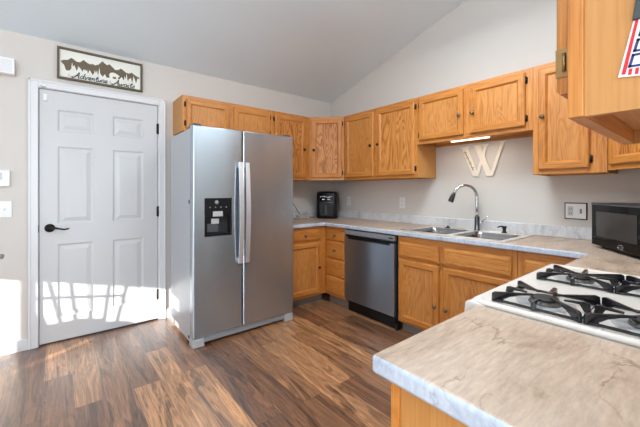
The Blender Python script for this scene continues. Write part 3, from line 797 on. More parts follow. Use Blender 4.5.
for b in (b2, b1):
    m = M(); L_ = []
    for ins, z, r in ((-0.003, zt+0.001, 0.055), (0.004, zt-0.006, 0.055), (0.010, zt-0.03, 0.055), (0.018, zt-0.14, 0.055), (0.030, zt-0.165, 0.05), (0.06, zt-0.175, 0.04)):
        L_.append(rrect(b[0]+ins, b[1]-ins, b[2]+ins, b[3]-ins, r, z))
    vs = [[m.bm.verts.new(p) for p in lp] for lp in L_]
    for A, B in zip(vs, vs[1:]):
        for j in range(len(A)):
            f = m.bm.faces.new([A[j], B[j], B[(j+1) % len(A)], A[(j+1) % len(A)]]); f.smooth = True
    m.bm.faces.new(vs[-1])
    # little corner fillers between the square rim opening and the round bowl
    for (cx, cy, sx_, sy_) in ((b[0], b[2], 1, 1), (b[1], b[2], -1, 1), (b[1], b[3], -1, -1), (b[0], b[3], 1, -1)):
        pts = [(cx-0.001*sx_, cy-0.001*sy_)]+[(cx+sx_*(0.053-0.055*math.sin(a)), cy+sy_*(0.053-0.055*math.cos(a))) for a in [PI/2*k/5 for k in range(6)]]
        m.prism(pts, 'z', zt-0.001, zt+0.0006)
    bo = m.build('sink_bowl', SBOWL, sk, recalc=False)
    q = M(); cx, cy = (b[0]+b[1])/2, (b[2]+b[3])/2
    q.lathe([(0.043, 0.0), (0.043, 0.003), (0.03, 0.004), (0.022, 0.001), (0.0, 0.001)], (cx, cy, zt-0.175), 'z'); q.build('drain', DRAIN, bo)
zt += 0.0006
fc = empty('faucet', (-0.10, -2.060, zt), 'tall gooseneck pull-down kitchen faucet behind the sink', 'faucet')
fx, fy = -0.10, -2.060
m = M(); m.lathe([(0.0, 0.0), (0.028, 0.0), (0.028, 0.004), (0.021, 0.008), (0.020, 0.115), (0.016, 0.122), (0.0, 0.122)], (fx, fy, zt), 'z'); m.build('faucet_body', plain('faucet_steel_reflecting_dark', srgb(84, 84, 88), 0.28, 0.9), fc)  # body steel, with its dark reflection put into the base colour
dirv = Vector((-0.72, 0.55, 0)).normalized(); R = 0.104; top = 1.180
pts = [(fx, fy, zt+0.12), (fx, fy, 1.10), (fx, fy, top)]
for k in range(1, 15):
    a = PI*k/14*0.90
    p = Vector((fx, fy, top))+dirv*(R-R*math.cos(a))+Vector((0, 0, R*math.sin(a))); pts.append(tuple(p))
m = M(); m.tube(pts, 0.0125, 12); m.build('gooseneck', CHROME, fc)
e1 = Vector(pts[-1]); dr = (Vector(pts[-1])-Vector(pts[-2])).normalized()
m = M(); m.tube([e1-dr*0.004, e1+dr*0.02, e1+dr*0.07, e1+dr*0.078], [0.0145, 0.018, 0.024, 0.021], 14); m.build('spray_head', plain('spray_head_dark', srgb(58, 58, 60), 0.3, 0.8), fc)
m = M(); m.tube([(fx, fy-0.018, zt+0.07), (fx-0.004, fy-0.045, zt+0.072)], 0.012, 12); m.tube([(fx-0.002, fy-0.040, zt+0.074), (fx-0.006, fy-0.075, zt+0.10), (fx-0.008, fy-0.095, zt+0.125)], [0.008, 0.006, 0.005], 10); m.build('lever', CHROME, fc)
sd = empty('soap_dispenser', (-0.110, -2.285, zt), 'small black soap pump on the sink rim right of the faucet', 'soap dispenser')
m = M(); m.lathe([(0.0, 0.0), (0.020, 0.0), (0.020, 0.006), (0.013, 0.01), (0.012, 0.035), (0.017, 0.038), (0.017, 0.055), (0.0, 0.057)], (-0.110, -2.285, zt), 'z'); m.build('pump_body', BLACK, sd)
m = M(); m.tube([(-0.110, -2.285, zt+0.050), (-0.135, -2.270, zt+0.055), (-0.160, -2.255, zt+0.046)], [0.008, 0.006, 0.005], 10); m.build('spout', BLACK, sd)
st_ = M(); st_.lathe([(0.0, 0.0), (0.024, 0.0), (0.022, 0.006), (0.008, 0.010), (0.007, 0.020), (0.0, 0.022)], (-0.12, -1.80, zt), 'z')
single(st_, 'hole_cover', BRONZE, (-0.12, -1.80, zt), 'dark round sink hole cover left of the faucet', 'sink cover')

# ------------------------------------------------------------------ gas range
rg = empty('gas_range', (-1.575, -3.25, 0), 'white gas range with black grates beside the foreground countertop', 'range')
RX0, RX1, RYF, RYB, RZ = -1.932, -1.156, -2.900, -3.560, 0.900
m = M(); m.box(RX0+0.004, RX1-0.004, RYB, -2.95, 0.10, 0.888); m.box(RX0+0.03, RX1-0.03, RYB+0.02, -2.99, 0.0, 0.10); m.build('body', ENAMEL, rg)
m = M()
def rr(d, z): return rrect(RX0+d, RX1-d, RYB+d, RYF-d, max(0.02-d*0.3, 0.008), z, 4)
L_ = [rr(0, 0.8885), rr(0, 0.898), rr(0.003, 0.901), rr(0.008, 0.902), rr(0.018, 0.902), rr(0.028, 0.897)]
vs = [[m.bm.verts.new(p) for p in lp] for lp in L_]
for A, B in zip(vs, vs[1:]):
    for j in range(len(A)):
        f = m.bm.faces.new([A[j], A[(j+1) % len(A)], B[(j+1) % len(A)], B[j]]); f.smooth = True
m.bm.faces.new(vs[-1]); m.bm.faces.new(vs[0][::-1])
ck = m.build('cooktop', ENAMEL, rg, recalc=False)
m = M(); m.prism([(-2.949, 0.888), (-2.902, 0.897), (-2.884, 0.887), (-2.872, 0.775), (-2.949, 0.775)], 'x', RX0-0.005, RX1+0.003, bev=0.006); cp = m.build('control_panel', ENAMEL, rg)
for i in range(5):
    x = RX0+0.12+0.134*i; q = M(Matrix.Translation((x, -2.8775, 0.825)) @ Matrix.Rotation(math.radians(-6), 4, 'X'))
    q.lathe([(0.024, 0), (0.024, 0.006), (0.019, 0.010), (0.017, 0.028), (0.0, 0.029)], (0, 0, 0), 'y', 16); q.build('knob', WPLAST, cp)
m = M(); m.box(RX0+0.006, RX1-0.006, -2.949, -2.915, 0.20, 0.765, 0.006); od = m.build('oven_door', ENAMEL, rg)
m = M(); m.box(RX0+0.14, RX1-0.14, -2.9149, -2.913, 0.34, 0.62); m.build('oven_window', BGLASS, od)
m = M(); m.tube([(RX0+0.06, -2.915, 0.715), (RX0+0.06, -2.878, 0.715), (RX1-0.06, -2.878, 0.715), (RX1-0.06, -2.915, 0.715)], 0.011, 10); m.build('handle', ENAMEL, od)
m = M(); m.box(RX0+0.006, RX1-0.006, -2.949, -2.922, 0.105, 0.19, 0.005); m.build('drawer_front', ENAMEL, rg)
m = M(); m.tube([(-1.86, -3.545, 0.900), (-1.3, -3.545, 0.900)], 0.004, 6); m.box(RX0+0.03, RX1-0.03, -3.557, -3.525, 0.9025, 0.925, 0.004); m.build('rear_trim', ENAMEL, rg)
cz_ = 0.8975
GX = [(-1.893, -1.690), (-1.508, -1.305)]; GY = [(-2.952, -3.164), (-3.176, -3.388)]
for gi, (ga, gb) in enumerate(GX):
    g = M()
    for (ya, yb) in GY:
        z0 = cz_+0.006
        g.tube([(ga, ya, z0), (gb, ya, z0), (gb, yb, z0), (ga, yb, z0)], 0.0042, 8, closed=True)
        cx, cy = (ga+gb)/2, (ya+yb)/2
        # rounded rail joining the leg tops on the far side, and curved fingers
        for (px_, py_) in ((ga, ya), (gb, ya), (gb, yb), (ga, yb)):
            v = Vector((cx-px_, cy-py_, 0)); ln = v.length; v.normalize(); s_ = Vector((-v.y, v.x, 0))*0.0055
            prof = [(-0.004, 0.0), (-0.002, 0.024), (0.006, 0.028), (ln*0.78, 0.026), (ln*0.78, 0.021), (ln*0.50, 0.019), (ln*0.32, 0.014), (ln*0.20, 0.006), (ln*0.15, 0.0)]
            T = Matrix(((v.x, s_.x/0.0055, 0, px_), (v.y, s_.y/0.0055, 0, py_), (0, 0, 1, cz_+0.001), (0, 0, 0, 1)))
            g.prism(prof, 'y', -0.0046, 0.0046, bev=0.0014, xf=T)
        for (mx_, my_) in ((cx, ya), (cx, yb), (ga, cy), (gb, cy)):
            v = Vector((cx-mx_, cy-my_, 0)); ln = v.length; v.normalize()
            T = Matrix(((v.x, -v.y, 0, mx_), (v.y, v.x, 0, my_), (0, 0, 1, cz_+0.001), (0, 0, 0, 1)))
            g.prism([(-0.004, 0.0), (0.0, 0.025), (0.008, 0.028), (ln*0.55, 0.022), (ln*0.55, 0.018), (0.022, 0.018), (0.012, 0.0)], 'y', -0.005, 0.005, bev=0.0015, xf=T)
    g.build('burner_grate', IRON, rg)
    for (ya, yb) in GY:
        cx, cy = (ga+gb)/2, (ya+yb)/2
        q = M(); q.lathe([(0.075, 0.0), (0.075, 0.0012), (0.070, 0.0018), (0.066, 0.0004), (0.0, 0.0003)], (cx, cy, cz_), 'z', 28); q.build('burner_ring', LGREY, ck)
        q = M(); q.lathe([(0.042, 0.0), (0.042, 0.004), (0.034, 0.011), (0.0, 0.0115)], (cx, cy, cz_+0.0005), 'z', 24)
        for k in range(18):
            a = 2*PI*k/18; q.box(0.034, 0.040, -0.002, 0.002, 0.004, 0.0105, xf=Matrix.Translation((cx, cy, cz_)) @ Matrix.Rotation(a, 4, 'Z'))
        bh = q.build('burner_head', plain('burner_aluminium', srgb(120, 118, 116), 0.4, 0.7) if gi == 0 and ya > -3 else bpy.data.materials['burner_aluminium'], rg)
        q = M(); q.lathe([(0.0, 0.0), (0.034, 0.0), (0.036, 0.003), (0.033, 0.006), (0.0, 0.0075)], (cx, cy, cz_+0.0122), 'z', 24); q.build('burner_cap', BLKMAT, bh)
m = M(); m.lathe([(0.006, 0.0), (0.006, 0.0008), (0.0, 0.0009)], (RX0+0.013, -3.21, 0.9021), 'z', 14); m.build('maker_mark', GPLAST, ck)

# ------------------------------------------------------------------ microwave
P = Vector((-0.328, -2.882, 0)); dv = Vector((-0.811, -0.585, 0)).normalized(); ang = math.atan2(dv.y, dv.x)
MWX = Matrix.Translation((P.x, P.y, CT+0.0005)) @ Matrix.Rotation(ang, 4, 'Z')       # local x along the front, y into the body
mw = empty('microwave', (P.x, P.y, CT+0.0005), 'black countertop microwave standing diagonally in the corner', 'microwave', None, ang)
Wm, Hm, Dm = 0.47, 0.275, 0.30
m = M(MWX); m.box(0.002, Wm-0.002, 0.022, Dm, 0.016, Hm, 0.005); m.build('case', BLACK, mw)
m = M(MWX); m.box(0, Wm, 0.0, 0.021, 0.016, Hm, 0.004); md = m.build('door', BGLASS, mw)
m = M(MWX); m.box(0.055, Wm-0.05, -0.0012, -0.0002, 0.075, 0.222); m.build('door_window', plain('window_mesh_grey', srgb(56, 51, 47), 0.12, 0.0, 0, 100, 0.25), md)
m = M(MWX); m.box(0.0, Wm, -0.0018, -0.0004, 0.262, Hm-0.003, 0.0004); m.build('top_trim', DGREY, md)
m = M(MWX)
rim = [(0.290+0.022*math.cos(a), -0.0015, 0.040+0.012*math.sin(a)) for a in [2*PI*k/24 for k in range(24)]]
m.tube(rim, 0.0016, 6, closed=True)
m.tube([(0.279, -0.0015, 0.035), (0.286, -0.0015, 0.046), (0.290, -0.0015, 0.035), (0.295, -0.0015, 0.046), (0.301, -0.0015, 0.035)], 0.0013, 6)
m.build('badge', CHROME, md)
for fx_, fy_ in ((0.04, 0.05), (Wm-0.04, 0.05), (0.04, Dm-0.04), (Wm-0.04, Dm-0.04)):
    q = M(MWX); q.lathe([(0.014, 0.0), (0.012, 0.0158), (0.0, 0.0158)], (fx_, fy_, 0.0), 'z', 12); q.build('foot', BLKMAT, mw)

# ------------------------------------------------------------------ air fryer
AFX = Matrix.Translation((-0.240, -0.215, CT+0.0005)) @ Matrix.Rotation(-PI/4-0.05, 4, 'Z')      # front faces -y local
af = empty('air_fryer', (-0.240, -0.215, CT+0.0005), 'black air fryer on the counter in the far corner', 'air fryer', None, -PI/4-0.05)
m = M(AFX)
L_ = [rrect(-0.135+i, 0.135-i, -0.13+i, 0.13-i, 0.05-i*0.6, z, 5) for i, z in ((0.012, 0.0), (0.004, 0.01), (0.0, 0.10), (0.002, 0.22), (0.005, 0.31), (0.012, 0.332), (0.035, 0.342))]
vs = [[m.bm.verts.new(p) for p in lp] for lp in L_]
for A, B in zip(vs, vs[1:]):
    for j in range(len(A)):
        f = m.bm.faces.new([A[j], A[(j+1) % len(A)], B[(j+1) % len(A)], B[j]]); f.smooth = True
m.bm.faces.new(vs[-1]); m.bm.faces.new(vs[0][::-1]); m.build('body', BLACK, af, recalc=False)
m = M(AFX); m.box(-0.088, 0.088, -0.136, -0.124, 0.03, 0.195, 0.008); bk = m.build('basket_front', BLKMAT, af)
m = M(AFX); m.box(-0.012, 0.012, -0.165, -0.136, 0.045, 0.175, 0.006); m.build('handle', DGREY, bk)
m = M(AFX); m.box(-0.085, 0.085, -0.1305, -0.118, 0.215, 0.315, 0.003); pn = m.build('control_panel', BGLASS, af)
m = M(AFX)
rnd = random.Random(3)
for i in range(8): m.box(-0.078+i*0.019, -0.078+i*0.019+rnd.uniform(0.008, 0.015), -0.1316, -0.1306, 0.268+0.006*math.sin(i), 0.277+0.006*math.sin(i)+rnd.uniform(0, 0.006))
m.box(-0.055, -0.02, -0.1316, -0.1306, 0.235, 0.249); m.box(0.01, 0.05, -0.1316, -0.1306, 0.235, 0.247)
m.build('control_icons', plain('icon_white', srgb(225, 220, 216), 0.4), pn)
# cords lying beside it
rnd = random.Random(11)
pts = []
for k in range(34):
    a = k*0.55; r_ = 0.06+0.022*math.sin(k*1.3); lift = 0.045*abs(math.sin(k*0.45))
    pts.append((-0.585+r_*1.3*math.cos(a), -0.15+r_*0.9*math.sin(a), CT+0.006+lift))
m = M(); m.tube(catmull(pts, 3), 0.0048, 8)
single(m, 'power_cord', CORDW, (-0.60, -0.17, CT), 'tangled pale cord lying on the counter beside the air fryer', 'cord')
m = M(); m.tube([(-0.66, -0.03, 1.085), (-0.655, -0.06, 1.06), (-0.62, -0.08, 0.99), (-0.56, -0.06, 0.925), (-0.47, -0.05, 0.9), (-0.40, -0.06, 0.897), (-0.36, -0.08, 0.897)], 0.004, 8)
single(m, 'black_cord', BLKMAT, (-0.66, -0.03, 0.9), 'thin black cord running down the wall to the air fryer', 'cord')

# ------------------------------------------------------------------ under-cabinet light, letter W, plates
ul = empty('under_cabinet_light', (-0.235, -2.06, 1.672), 'glowing light bar fixed under the short cabinet above the sink', 'light')
m = M(); m.box(-0.255, -0.215, -2.225, -1.895, 1.672, 1.6895, 0.003); m.build('light_housing', WPLAST, ul)
m = M(); m.box(-0.250, -0.220, -2.22, -1.90, 1.6645, 1.6715, 0.002); m.build('light_diffuser', LEDM, ul)
ll = area('under_cabinet_lamp', (-0.235, -2.06, 1.655), (0.1, 0, -1), 0.34, 0.04, 0.8, (1.0, 0.88, 0.72))
ll.parent = ul; ll.matrix_parent_inverse = Matrix.Translation((-0.235, -2.06, 1.672)).inverted()

lw = empty('letter_decoration', (-0.004, -2.06, 1.36), 'cream wooden letter W on the wall under the short cabinet', 'letter')
def strokeW(m, a, b, wd, x0, x1, mat=None):
    a, b = Vector((a[0], a[1])), Vector((b[0], b[1])); m.prism([(a.x+wd/2, a.y), (a.x-wd/2, a.y), (b.x-wd/2, b.y), (b.x+wd/2, b.y)], 'x', x0, x1, mat, bev=0.0015)
m = M()
strokeW(m, (-1.905, 1.635), (-2.008, 1.367), 0.052, -0.016, -0.004)
strokeW(m, (-2.098, 1.640), (-2.018, 1.367), 0.026, -0.0155, -0.0045)
strokeW(m, (-2.020, 1.640), (-2.128, 1.367), 0.052, -0.0165, -0.0042)
strokeW(m, (-2.236, 1.655), (-2.142, 1.367), 0.028, -0.015, -0.0043)
for yc, zc, wd in ((-1.905, 1.638, 0.085), (-2.055, 1.642, 0.12), (-2.236, 1.654, 0.045)): m.box(-0.0158, -0.0044, yc-wd/2, yc+wd/2, zc-0.006, zc+0.006, 0.001)
m.build('letter_face', CREAMW, lw)
sc = M(); base_a, base_b = Vector((-1.908, 1.60)), Vector((-1.990, 1.42))
dd_ = (base_b-base_a); nn = Vector((-dd_.y, dd_.x)).normalized(); P_ = []
for k in range(34):
    t = k/33; o_ = base_a+dd_*t+nn*(0.013*math.sin(k*1.9)*(0.6+0.4*math.sin(k*0.7))); P_.append((-0.0172, o_.x, o_.y))
sc.tube(catmull(P_, 3), 0.0028, 6); sc.build('letter_script', TAN, lw)['label'] = 'thin tan script on the left stroke'

def plate_y(name, x0, x1, z0, z1, label, cat, kind):      # on the back wall
    r = empty(name, ((x0+x1)/2, -0.001, z0), label, cat)
    m = M(); m.box(x0, x1, -0.007, -0.001, z0, z1, 0.002); m.build('cover_plate', WPLAST, r)
    cx, cz1 = (x0+x1)/2, (z0+z1)/2
    m = M(); m.box(cx-0.006, cx+0.006, -0.009, -0.0071, cz1-0.014, cz1+0.014, 0.0005); m.prism([(-0.009, cz1-0.006), (-0.020, cz1+0.003), (-0.019, cz1+0.009), (-0.009, cz1+0.006)], 'x', cx-0.004, cx+0.004); m.build('toggle', WPLAST, r)
    return r
plate_y('light_switch', -3.293, -3.211, 1.037, 1.157, 'white toggle light switch on the wall left of the door', 'light switch', 's')
th = empty('thermostat', (-3.27, -0.001, 1.265), 'white rounded thermostat above the light switch left of door', 'thermostat')
m = M(); m.box(-3.33, -3.219, -0.026, -0.001, 1.268, 1.392, 0.008, seg=3); m.build('housing', WPLAST, th)
m = M(); m.box(-3.31, -3.262, -0.0272, -0.0262, 1.32, 1.37); m.build('display', GPLAST, th)
m = M(); m.box(-3.48, -3.192, -0.070, -0.001, 2.108, 2.226, 0.004)
vb = empty('chime_box', (-3.33, -0.001, 2.108), 'white wall box with pale grille high on the wall left of the door', 'chime')
m.build('housing', WPLAST, vb)
m = M()
for k in range(9): m.box(-3.465, -3.205, -0.0706, -0.0702, 2.120+k*0.0105, 2.126+k*0.0105)
m.build('grille', plain('pale_grille', srgb(216, 219, 224), 0.5), vb)
m = M(); m.box(-3.030, -3.005, -0.010, FY-0.0004, 1.955, 2.012, 0.003); sn = single(m, 'door_sensor', WPLAST, (-3.018, FY, 1.955), 'small white contact sensor at the top left corner of the white door', 'sensor')
m = M(); m.box(-3.042, -3.018, -0.0265, -0.0165, 2.064, 2.084, 0.002, mat=WPLAST); m.tube([(-3.03, -0.0235, 2.12), (-3.03, -0.025, 2.085)], 0.0022, 6, mat=GPLAST); m.tube([(-3.045, -0.028, 2.066), (-3.012, -0.028, 2.060)], 0.004, 6, mat=LGREY)
single(m, 'magnet_sensor', None, (-3.03, -0.02, 2.06), 'tiny white magnet with wire on the casing above door corner', 'sensor')

def outlet(yc, zc, label, w=0.072, h=0.118, group=None):
    r = empty('wall_outlet', (-0.001, yc, zc-h/2), label, 'outlet', group)
    m = M(); m.box(-0.007, -0.001, yc-w/2, yc+w/2, zc-h/2, zc+h/2, 0.002); m.build('cover_plate', WPLAST, r)
    for dz in (-0.02, 0.02):
        m = M(); m.box(-0.0085, -0.0071, yc-0.016, yc+0.016, zc+dz-0.013, zc+dz+0.013, 0.0005); q = m.build('socket', WPLAST, r)
        m = M(); m.box(-0.0092, -0.0086, yc-0.007, yc-0.005, zc+dz-0.006, zc+dz+0.005); m.box(-0.0092, -0.0086, yc+0.005, yc+0.007, zc+dz-0.006, zc+dz+0.005); m.build('slots', BLKMAT, q)
outlet(-1.20, 1.105, 'white wall outlet above the backsplash near the left end of sink', group='wall outlets')
outlet(-0.36, 1.105, 'white wall outlet in the shadow right of the air fryer', group='wall outlets')
r = empty('switch_outlet_plate', (-0.001, -2.729, 1.03), 'black-edged white double plate with switch and outlet left of microwave', 'outlet')
m = M(); m.box(-0.006, -0.001, -2.796, -2.662, 1.028, 1.150, 0.002); m.build('plate_edge', BLKMAT, r)
m = M(); m.box(-0.010, -0.0062, -2.789, -2.669, 1.035, 1.143, 0.0015); pl = m.build('cover_plate', WPLAST, r)
m = M(); m.box(-0.0122, -0.0102, -2.715, -2.683, 1.055, 1.123, 0.001); m.build('outlet_face', GPLAST, pl)
m = M(); m.box(-0.0128, -0.0123, -2.706, -2.703, 1.098, 1.108); m.box(-0.0128, -0.0123, -2.695, -2.692, 1.098, 1.108); m.box(-0.0128, -0.0123, -2.706, -2.703, 1.068, 1.078); m.box(-0.0128, -0.0123, -2.695, -2.692, 1.068, 1.078); m.build('slots', DGREY, pl)
m = M(); m.box(-0.0125, -0.0102, -2.766, -2.754, 1.072, 1.106, 0.0005); m.box(-0.020, -0.0125, -2.763, -2.757, 1.086, 1.097, 0.001); m.build('toggle', MGREY, pl)

# ------------------------------------------------------------------ framed sign over the door
sg = empty('framed_sign', (-2.638, -0.001, 2.15), 'brown framed cream sign with mountains and lettering above the white door', 'sign')
gx0, gx1, gz0, gz1 = -2.945, -2.330, 2.152, 2.410
m = M(); t = 0.016
for a in ((gx0, gx0+t, gz0, gz1), (gx1-t, gx1, gz0, gz1), (gx0+t, gx1-t, gz0, gz0+t), (gx0+t, gx1-t, gz1-t, gz1)): m.box(a[0], a[1], -0.030, -0.001, a[2], a[3], 0.002)
m.build('frame', FRAMEB, sg)
m = M(); m.box(gx0+t-0.002, gx1-t+0.002, -0.012, -0.002, gz0+t-0.002, gz1-t+0.002); bd = m.build('board', SIGNW, sg)
def gp(u, v): return (gx0+t+u*(gx1-gx0-2*t), gz0+t+v*(gz1-gz0-2*t))
top_ = [(0.02, .54), (.05, .58), (.09, .60), (.13, .70), (.16, .66), (.19, .60), (.23, .60), (.27, .72), (.30, .66), (.34, .60), (.38, .63), (.41, .60), (.45, .66), (.50, .82), (.53, .74), (.56, .70), (.585, .76), (.62, .68), (.66, .58), (.70, .60), (.735, .68), (.77, .62), (.80, .56), (.84, .54), (.88, .60), (.92, .53), (.96, .48), (.985, .46)]
bot_ = [(.985, .40), (.96, .42), (.94, .20), (.92, .40), (.90, .36), (.885, .20), (.87, .40), (.83, .24), (.80, .34), (.775, .22), (.745, .36), (.715, .24), (.66, .23), (.60, .24), (.55, .22), (.53, .34), (.50, .22), (.47, .34), (.44, .24), (.41, .36), (.38, .22), (.35, .36), (.32, .25), (.29, .38), (.26, .27), (.225, .42), (.19, .27), (.165, .46), (.13, .30), (.105, .22), (.07, .22), (.05, .40), (.02, .48)]
m = M()
pol = [gp(u, v+0.05) for u, v in top_+bot_]; m.prism(pol, 'y', -0.0145, -0.0121); m.build('mountains', SIGNB, bd)
for u, h in ((.14, .36), (.21, .28), (.27, .20), (.31, .20), (.34, .22), (.405, .24), (.46, .36), (.43, .24), (.785, .22), (.81, .34), (.905, .30), (.845, .18)):
    m = M()
    for k in range(3):
        z0, wd = 0.22+h*0.28*k, 0.018*(1-k*0.25); a, b, c_ = gp(u-wd, z0), gp(u+wd, z0), gp(u, z0+h*0.5)
        m.prism([a, b, c_], 'y', -0.0160-0.0001*k, -0.0146)
    a = gp(u, 0.18); m.box(a[0]-0.0015, a[0]+0.0015, -0.016, -0.0146, a[1], a[1]+0.012)
    m.build('pine_tree', SIGNW, bd)
m = M(); bear = [(.585, .26), (.585, .36), (.60, .42), (.63, .45), (.66, .44), (.69, .40), (.715, .36), (.715, .32), (.70, .30), (.695, .20), (.675, .20), (.67, .29), (.63, .29), (.625, .20), (.60, .20)]
m.prism([gp(u, v+0.06) for u, v in bear], 'y', -0.0162, -0.0146); m.build('bear', SIGNW, bd)
# cursive lettering as thin strokes
GL = {'A': ([[(-.25, .15), (-.35, .02), (-.1, 0), (.2, .35), (.5, 1), (.52, .5), (.55, 0), (.68, .08)], [(.1, .38), (.35, .42), (.62, .36)]], .72),
 'd': ([[(.42, .42), (.2, .48), (.08, .2), (.2, 0), (.42, .2), (.62, 1), (.5, .35), (.52, .05), (.68, .1)]], .62),
 'v': ([[(.02, .38), (.12, .45), (.2, .05), (.24, 0), (.48, .46), (.6, .4)]], .54),
 'e': ([[(.0, .12), (.3, .25), (.34, .42), (.2, .48), (.1, .2), (.2, 0), (.45, .12)]], .44),
 'n': ([[(.02, .36), (.12, .46), (.1, 0), (.14, .25), (.34, .47), (.4, .4), (.4, .05), (.56, .1)]], .54),
 't': ([[(.1, .3), (.36, .9), (.2, .1), (.28, 0), (.45, .12)], [(.08, .6), (.45, .64)]], .44),
 'u': ([[(.04, .44), (.08, .06), (.2, 0), (.42, .4), (.44, .46), (.42, .05), (.56, .1)]], .54),
 'r': ([[(.0, .2), (.14, .5), (.34, .44), (.28, .1), (.34, 0), (.46, .1)]], .44),
 'w': ([[(.02, .42), (.08, .04), (.16, 0), (.32, .4), (.34, .05), (.42, 0), (.62, .42), (.72, .38)]], .68),
 'a': ([[(.4, .4), (.2, .48), (.06, .18), (.18, 0), (.38, .2), (.44, .46), (.42, .06), (.58, .1)]], .54),
 'i': ([[(.02, .2), (.14, .46), (.1, .04), (.18, 0), (.3, .12)], [(.18, .68), (.19, .72)]], .30),
 's': ([[(.0, .1), (.26, .5), (.3, .2), (.2, 0), (.06, .06)]], .36)}
m = M()
def write(text, u0, u1, v0, size):
    tot = sum(GL[c][1] for c in text); W_ = (u1-u0)*(gx1-gx0-2*t); x, z = gp(u0, v0); kx = W_/tot; kz = size*(gz1-gz0)
    for c in text:
        for st in GL[c][0]:
            m.tube(catmull([(x+(px_*1.0+0.18*pz_)*kx, -0.0166, z+pz_*kz) for px_, pz_ in st], 4), 0.0026 if c != 'A' else 0.0030, 6)
        x += GL[c][1]*kx
write('Adventure', .165, .56, .045, .19)
write('Awaits', .645, .915, .035, .19)
m.tube(catmull([(gp(.11, .16)[0], -0.0166, gp(.11, .16)[1]), (gp(.10, .10)[0], -0.0166, gp(.10, .10)[1]), (gp(.13, .07)[0], -0.0166, gp(.13, .07)[1]), (gp(.18, .12)[0], -0.0166, gp(.18, .12)[1])], 4), 0.0013, 6)
m.tube(catmull([(gp(.60, .16)[0], -0.0166, gp(.60, .16)[1]), (gp(.59, .09)[0], -0.0166, gp(.59, .09)[1]), (gp(.62, .06)[0], -0.0166, gp(.62, .06)[1]), (gp(.66, .10)[0], -0.0166, gp(.66, .10)[1])], 4), 0.0013, 6)
m.build('lettering', INK, bd)

# ------------------------------------------------------------------ striped tag on the foreground cabinet
HX = HX0+0.0028
tgx = HX
tg_ = empty('hanging_tag', (tgx, -3.335, 1.375), 'red white and blue striped tag clipped to the side of foreground cabinet', 'tag')
# drawing coordinates on the card: s along -y from y -3.300, z up
def tp(s_, z): return (-3.300-s_, z)
m = M(); m.prism([tp(0.003, 1.3885), tp(0.063, 1.3805), tp(0.046, 1.461), tp(0.0185, 1.461)], 'x', tgx-0.0022, tgx-0.0006); cd = m.build('card', TAGW, tg_)
m = M()
m.prism([tp(0.0065, 1.3915), tp(0.0105, 1.3910), tp(0.0233, 1.4600), tp(0.0203, 1.4600)], 'x', tgx-0.0028, tgx-0.0023)
for k in range(7):
    s0 = 0.0128+0.0064*k; z0 = 1.3905-0.0001*s0*1000; m.prism([tp(s0, z0), tp(s0+0.0034, z0-0.0004), tp(s0+0.0046, z0+0.0075), tp(s0+0.0012, z0+0.008)], 'x', tgx-0.0028, tgx-0.0023)
m.build('red_stripes', RED, cd)
m = M()
def ln(a, b, wd=0.0029):
    a, b = Vector(a), Vector(b); d_ = (b-a).normalized()*wd*0.5; n_ = Vector((-d_.y, d_.x))
    q = [a-d_+n_, a-d_-n_, b+d_-n_, b+d_+n_]; m.prism([tp(p.x, p.y) for p in q], 'x', tgx-0.0028, tgx-0.0023)
def slot(u, v): return (0.0145+u*0.019+v*0.0035, 1.4000+v*0.0142-u*0.0012)
# block letters lying on their side: a G below an O, the next letter under the clip
for seg in (((0, 0), (0, 1)), ((0, 0), (1, 0)), ((1, 0), (1, 1)), ((0, 1), (.30, 1)), ((1, 1), (.55, 1)), ((.55, 1), (.55, .5))): ln(slot(*seg[0]), slot(*seg[1]))
for seg in (((0, 1.35), (0, 2.3)), ((0, 1.35), (.92, 1.35)), ((.92, 1.35), (.86, 2.3)), ((0, 2.3), (.86, 2.3))): ln(slot(*seg[0]), slot(*seg[1]))
for seg in (((0.02, 2.7), (.02, 3.4)), ((.02, 2.7), (.8, 2.7)), ((.8, 2.7), (.75, 3.4))): ln(slot(*seg[0]), slot(*seg[1]))
m.build('blue_letters', BLUE, cd)
m = M(); m.prism([tp(0.0175, 1.459), tp(0.048, 1.459), tp(0.044, 1.50), tp(0.0225, 1.50)], 'x', tgx-0.006, tgx-0.0006, bev=0.0012); m.build('clip', CLIP, tg_)

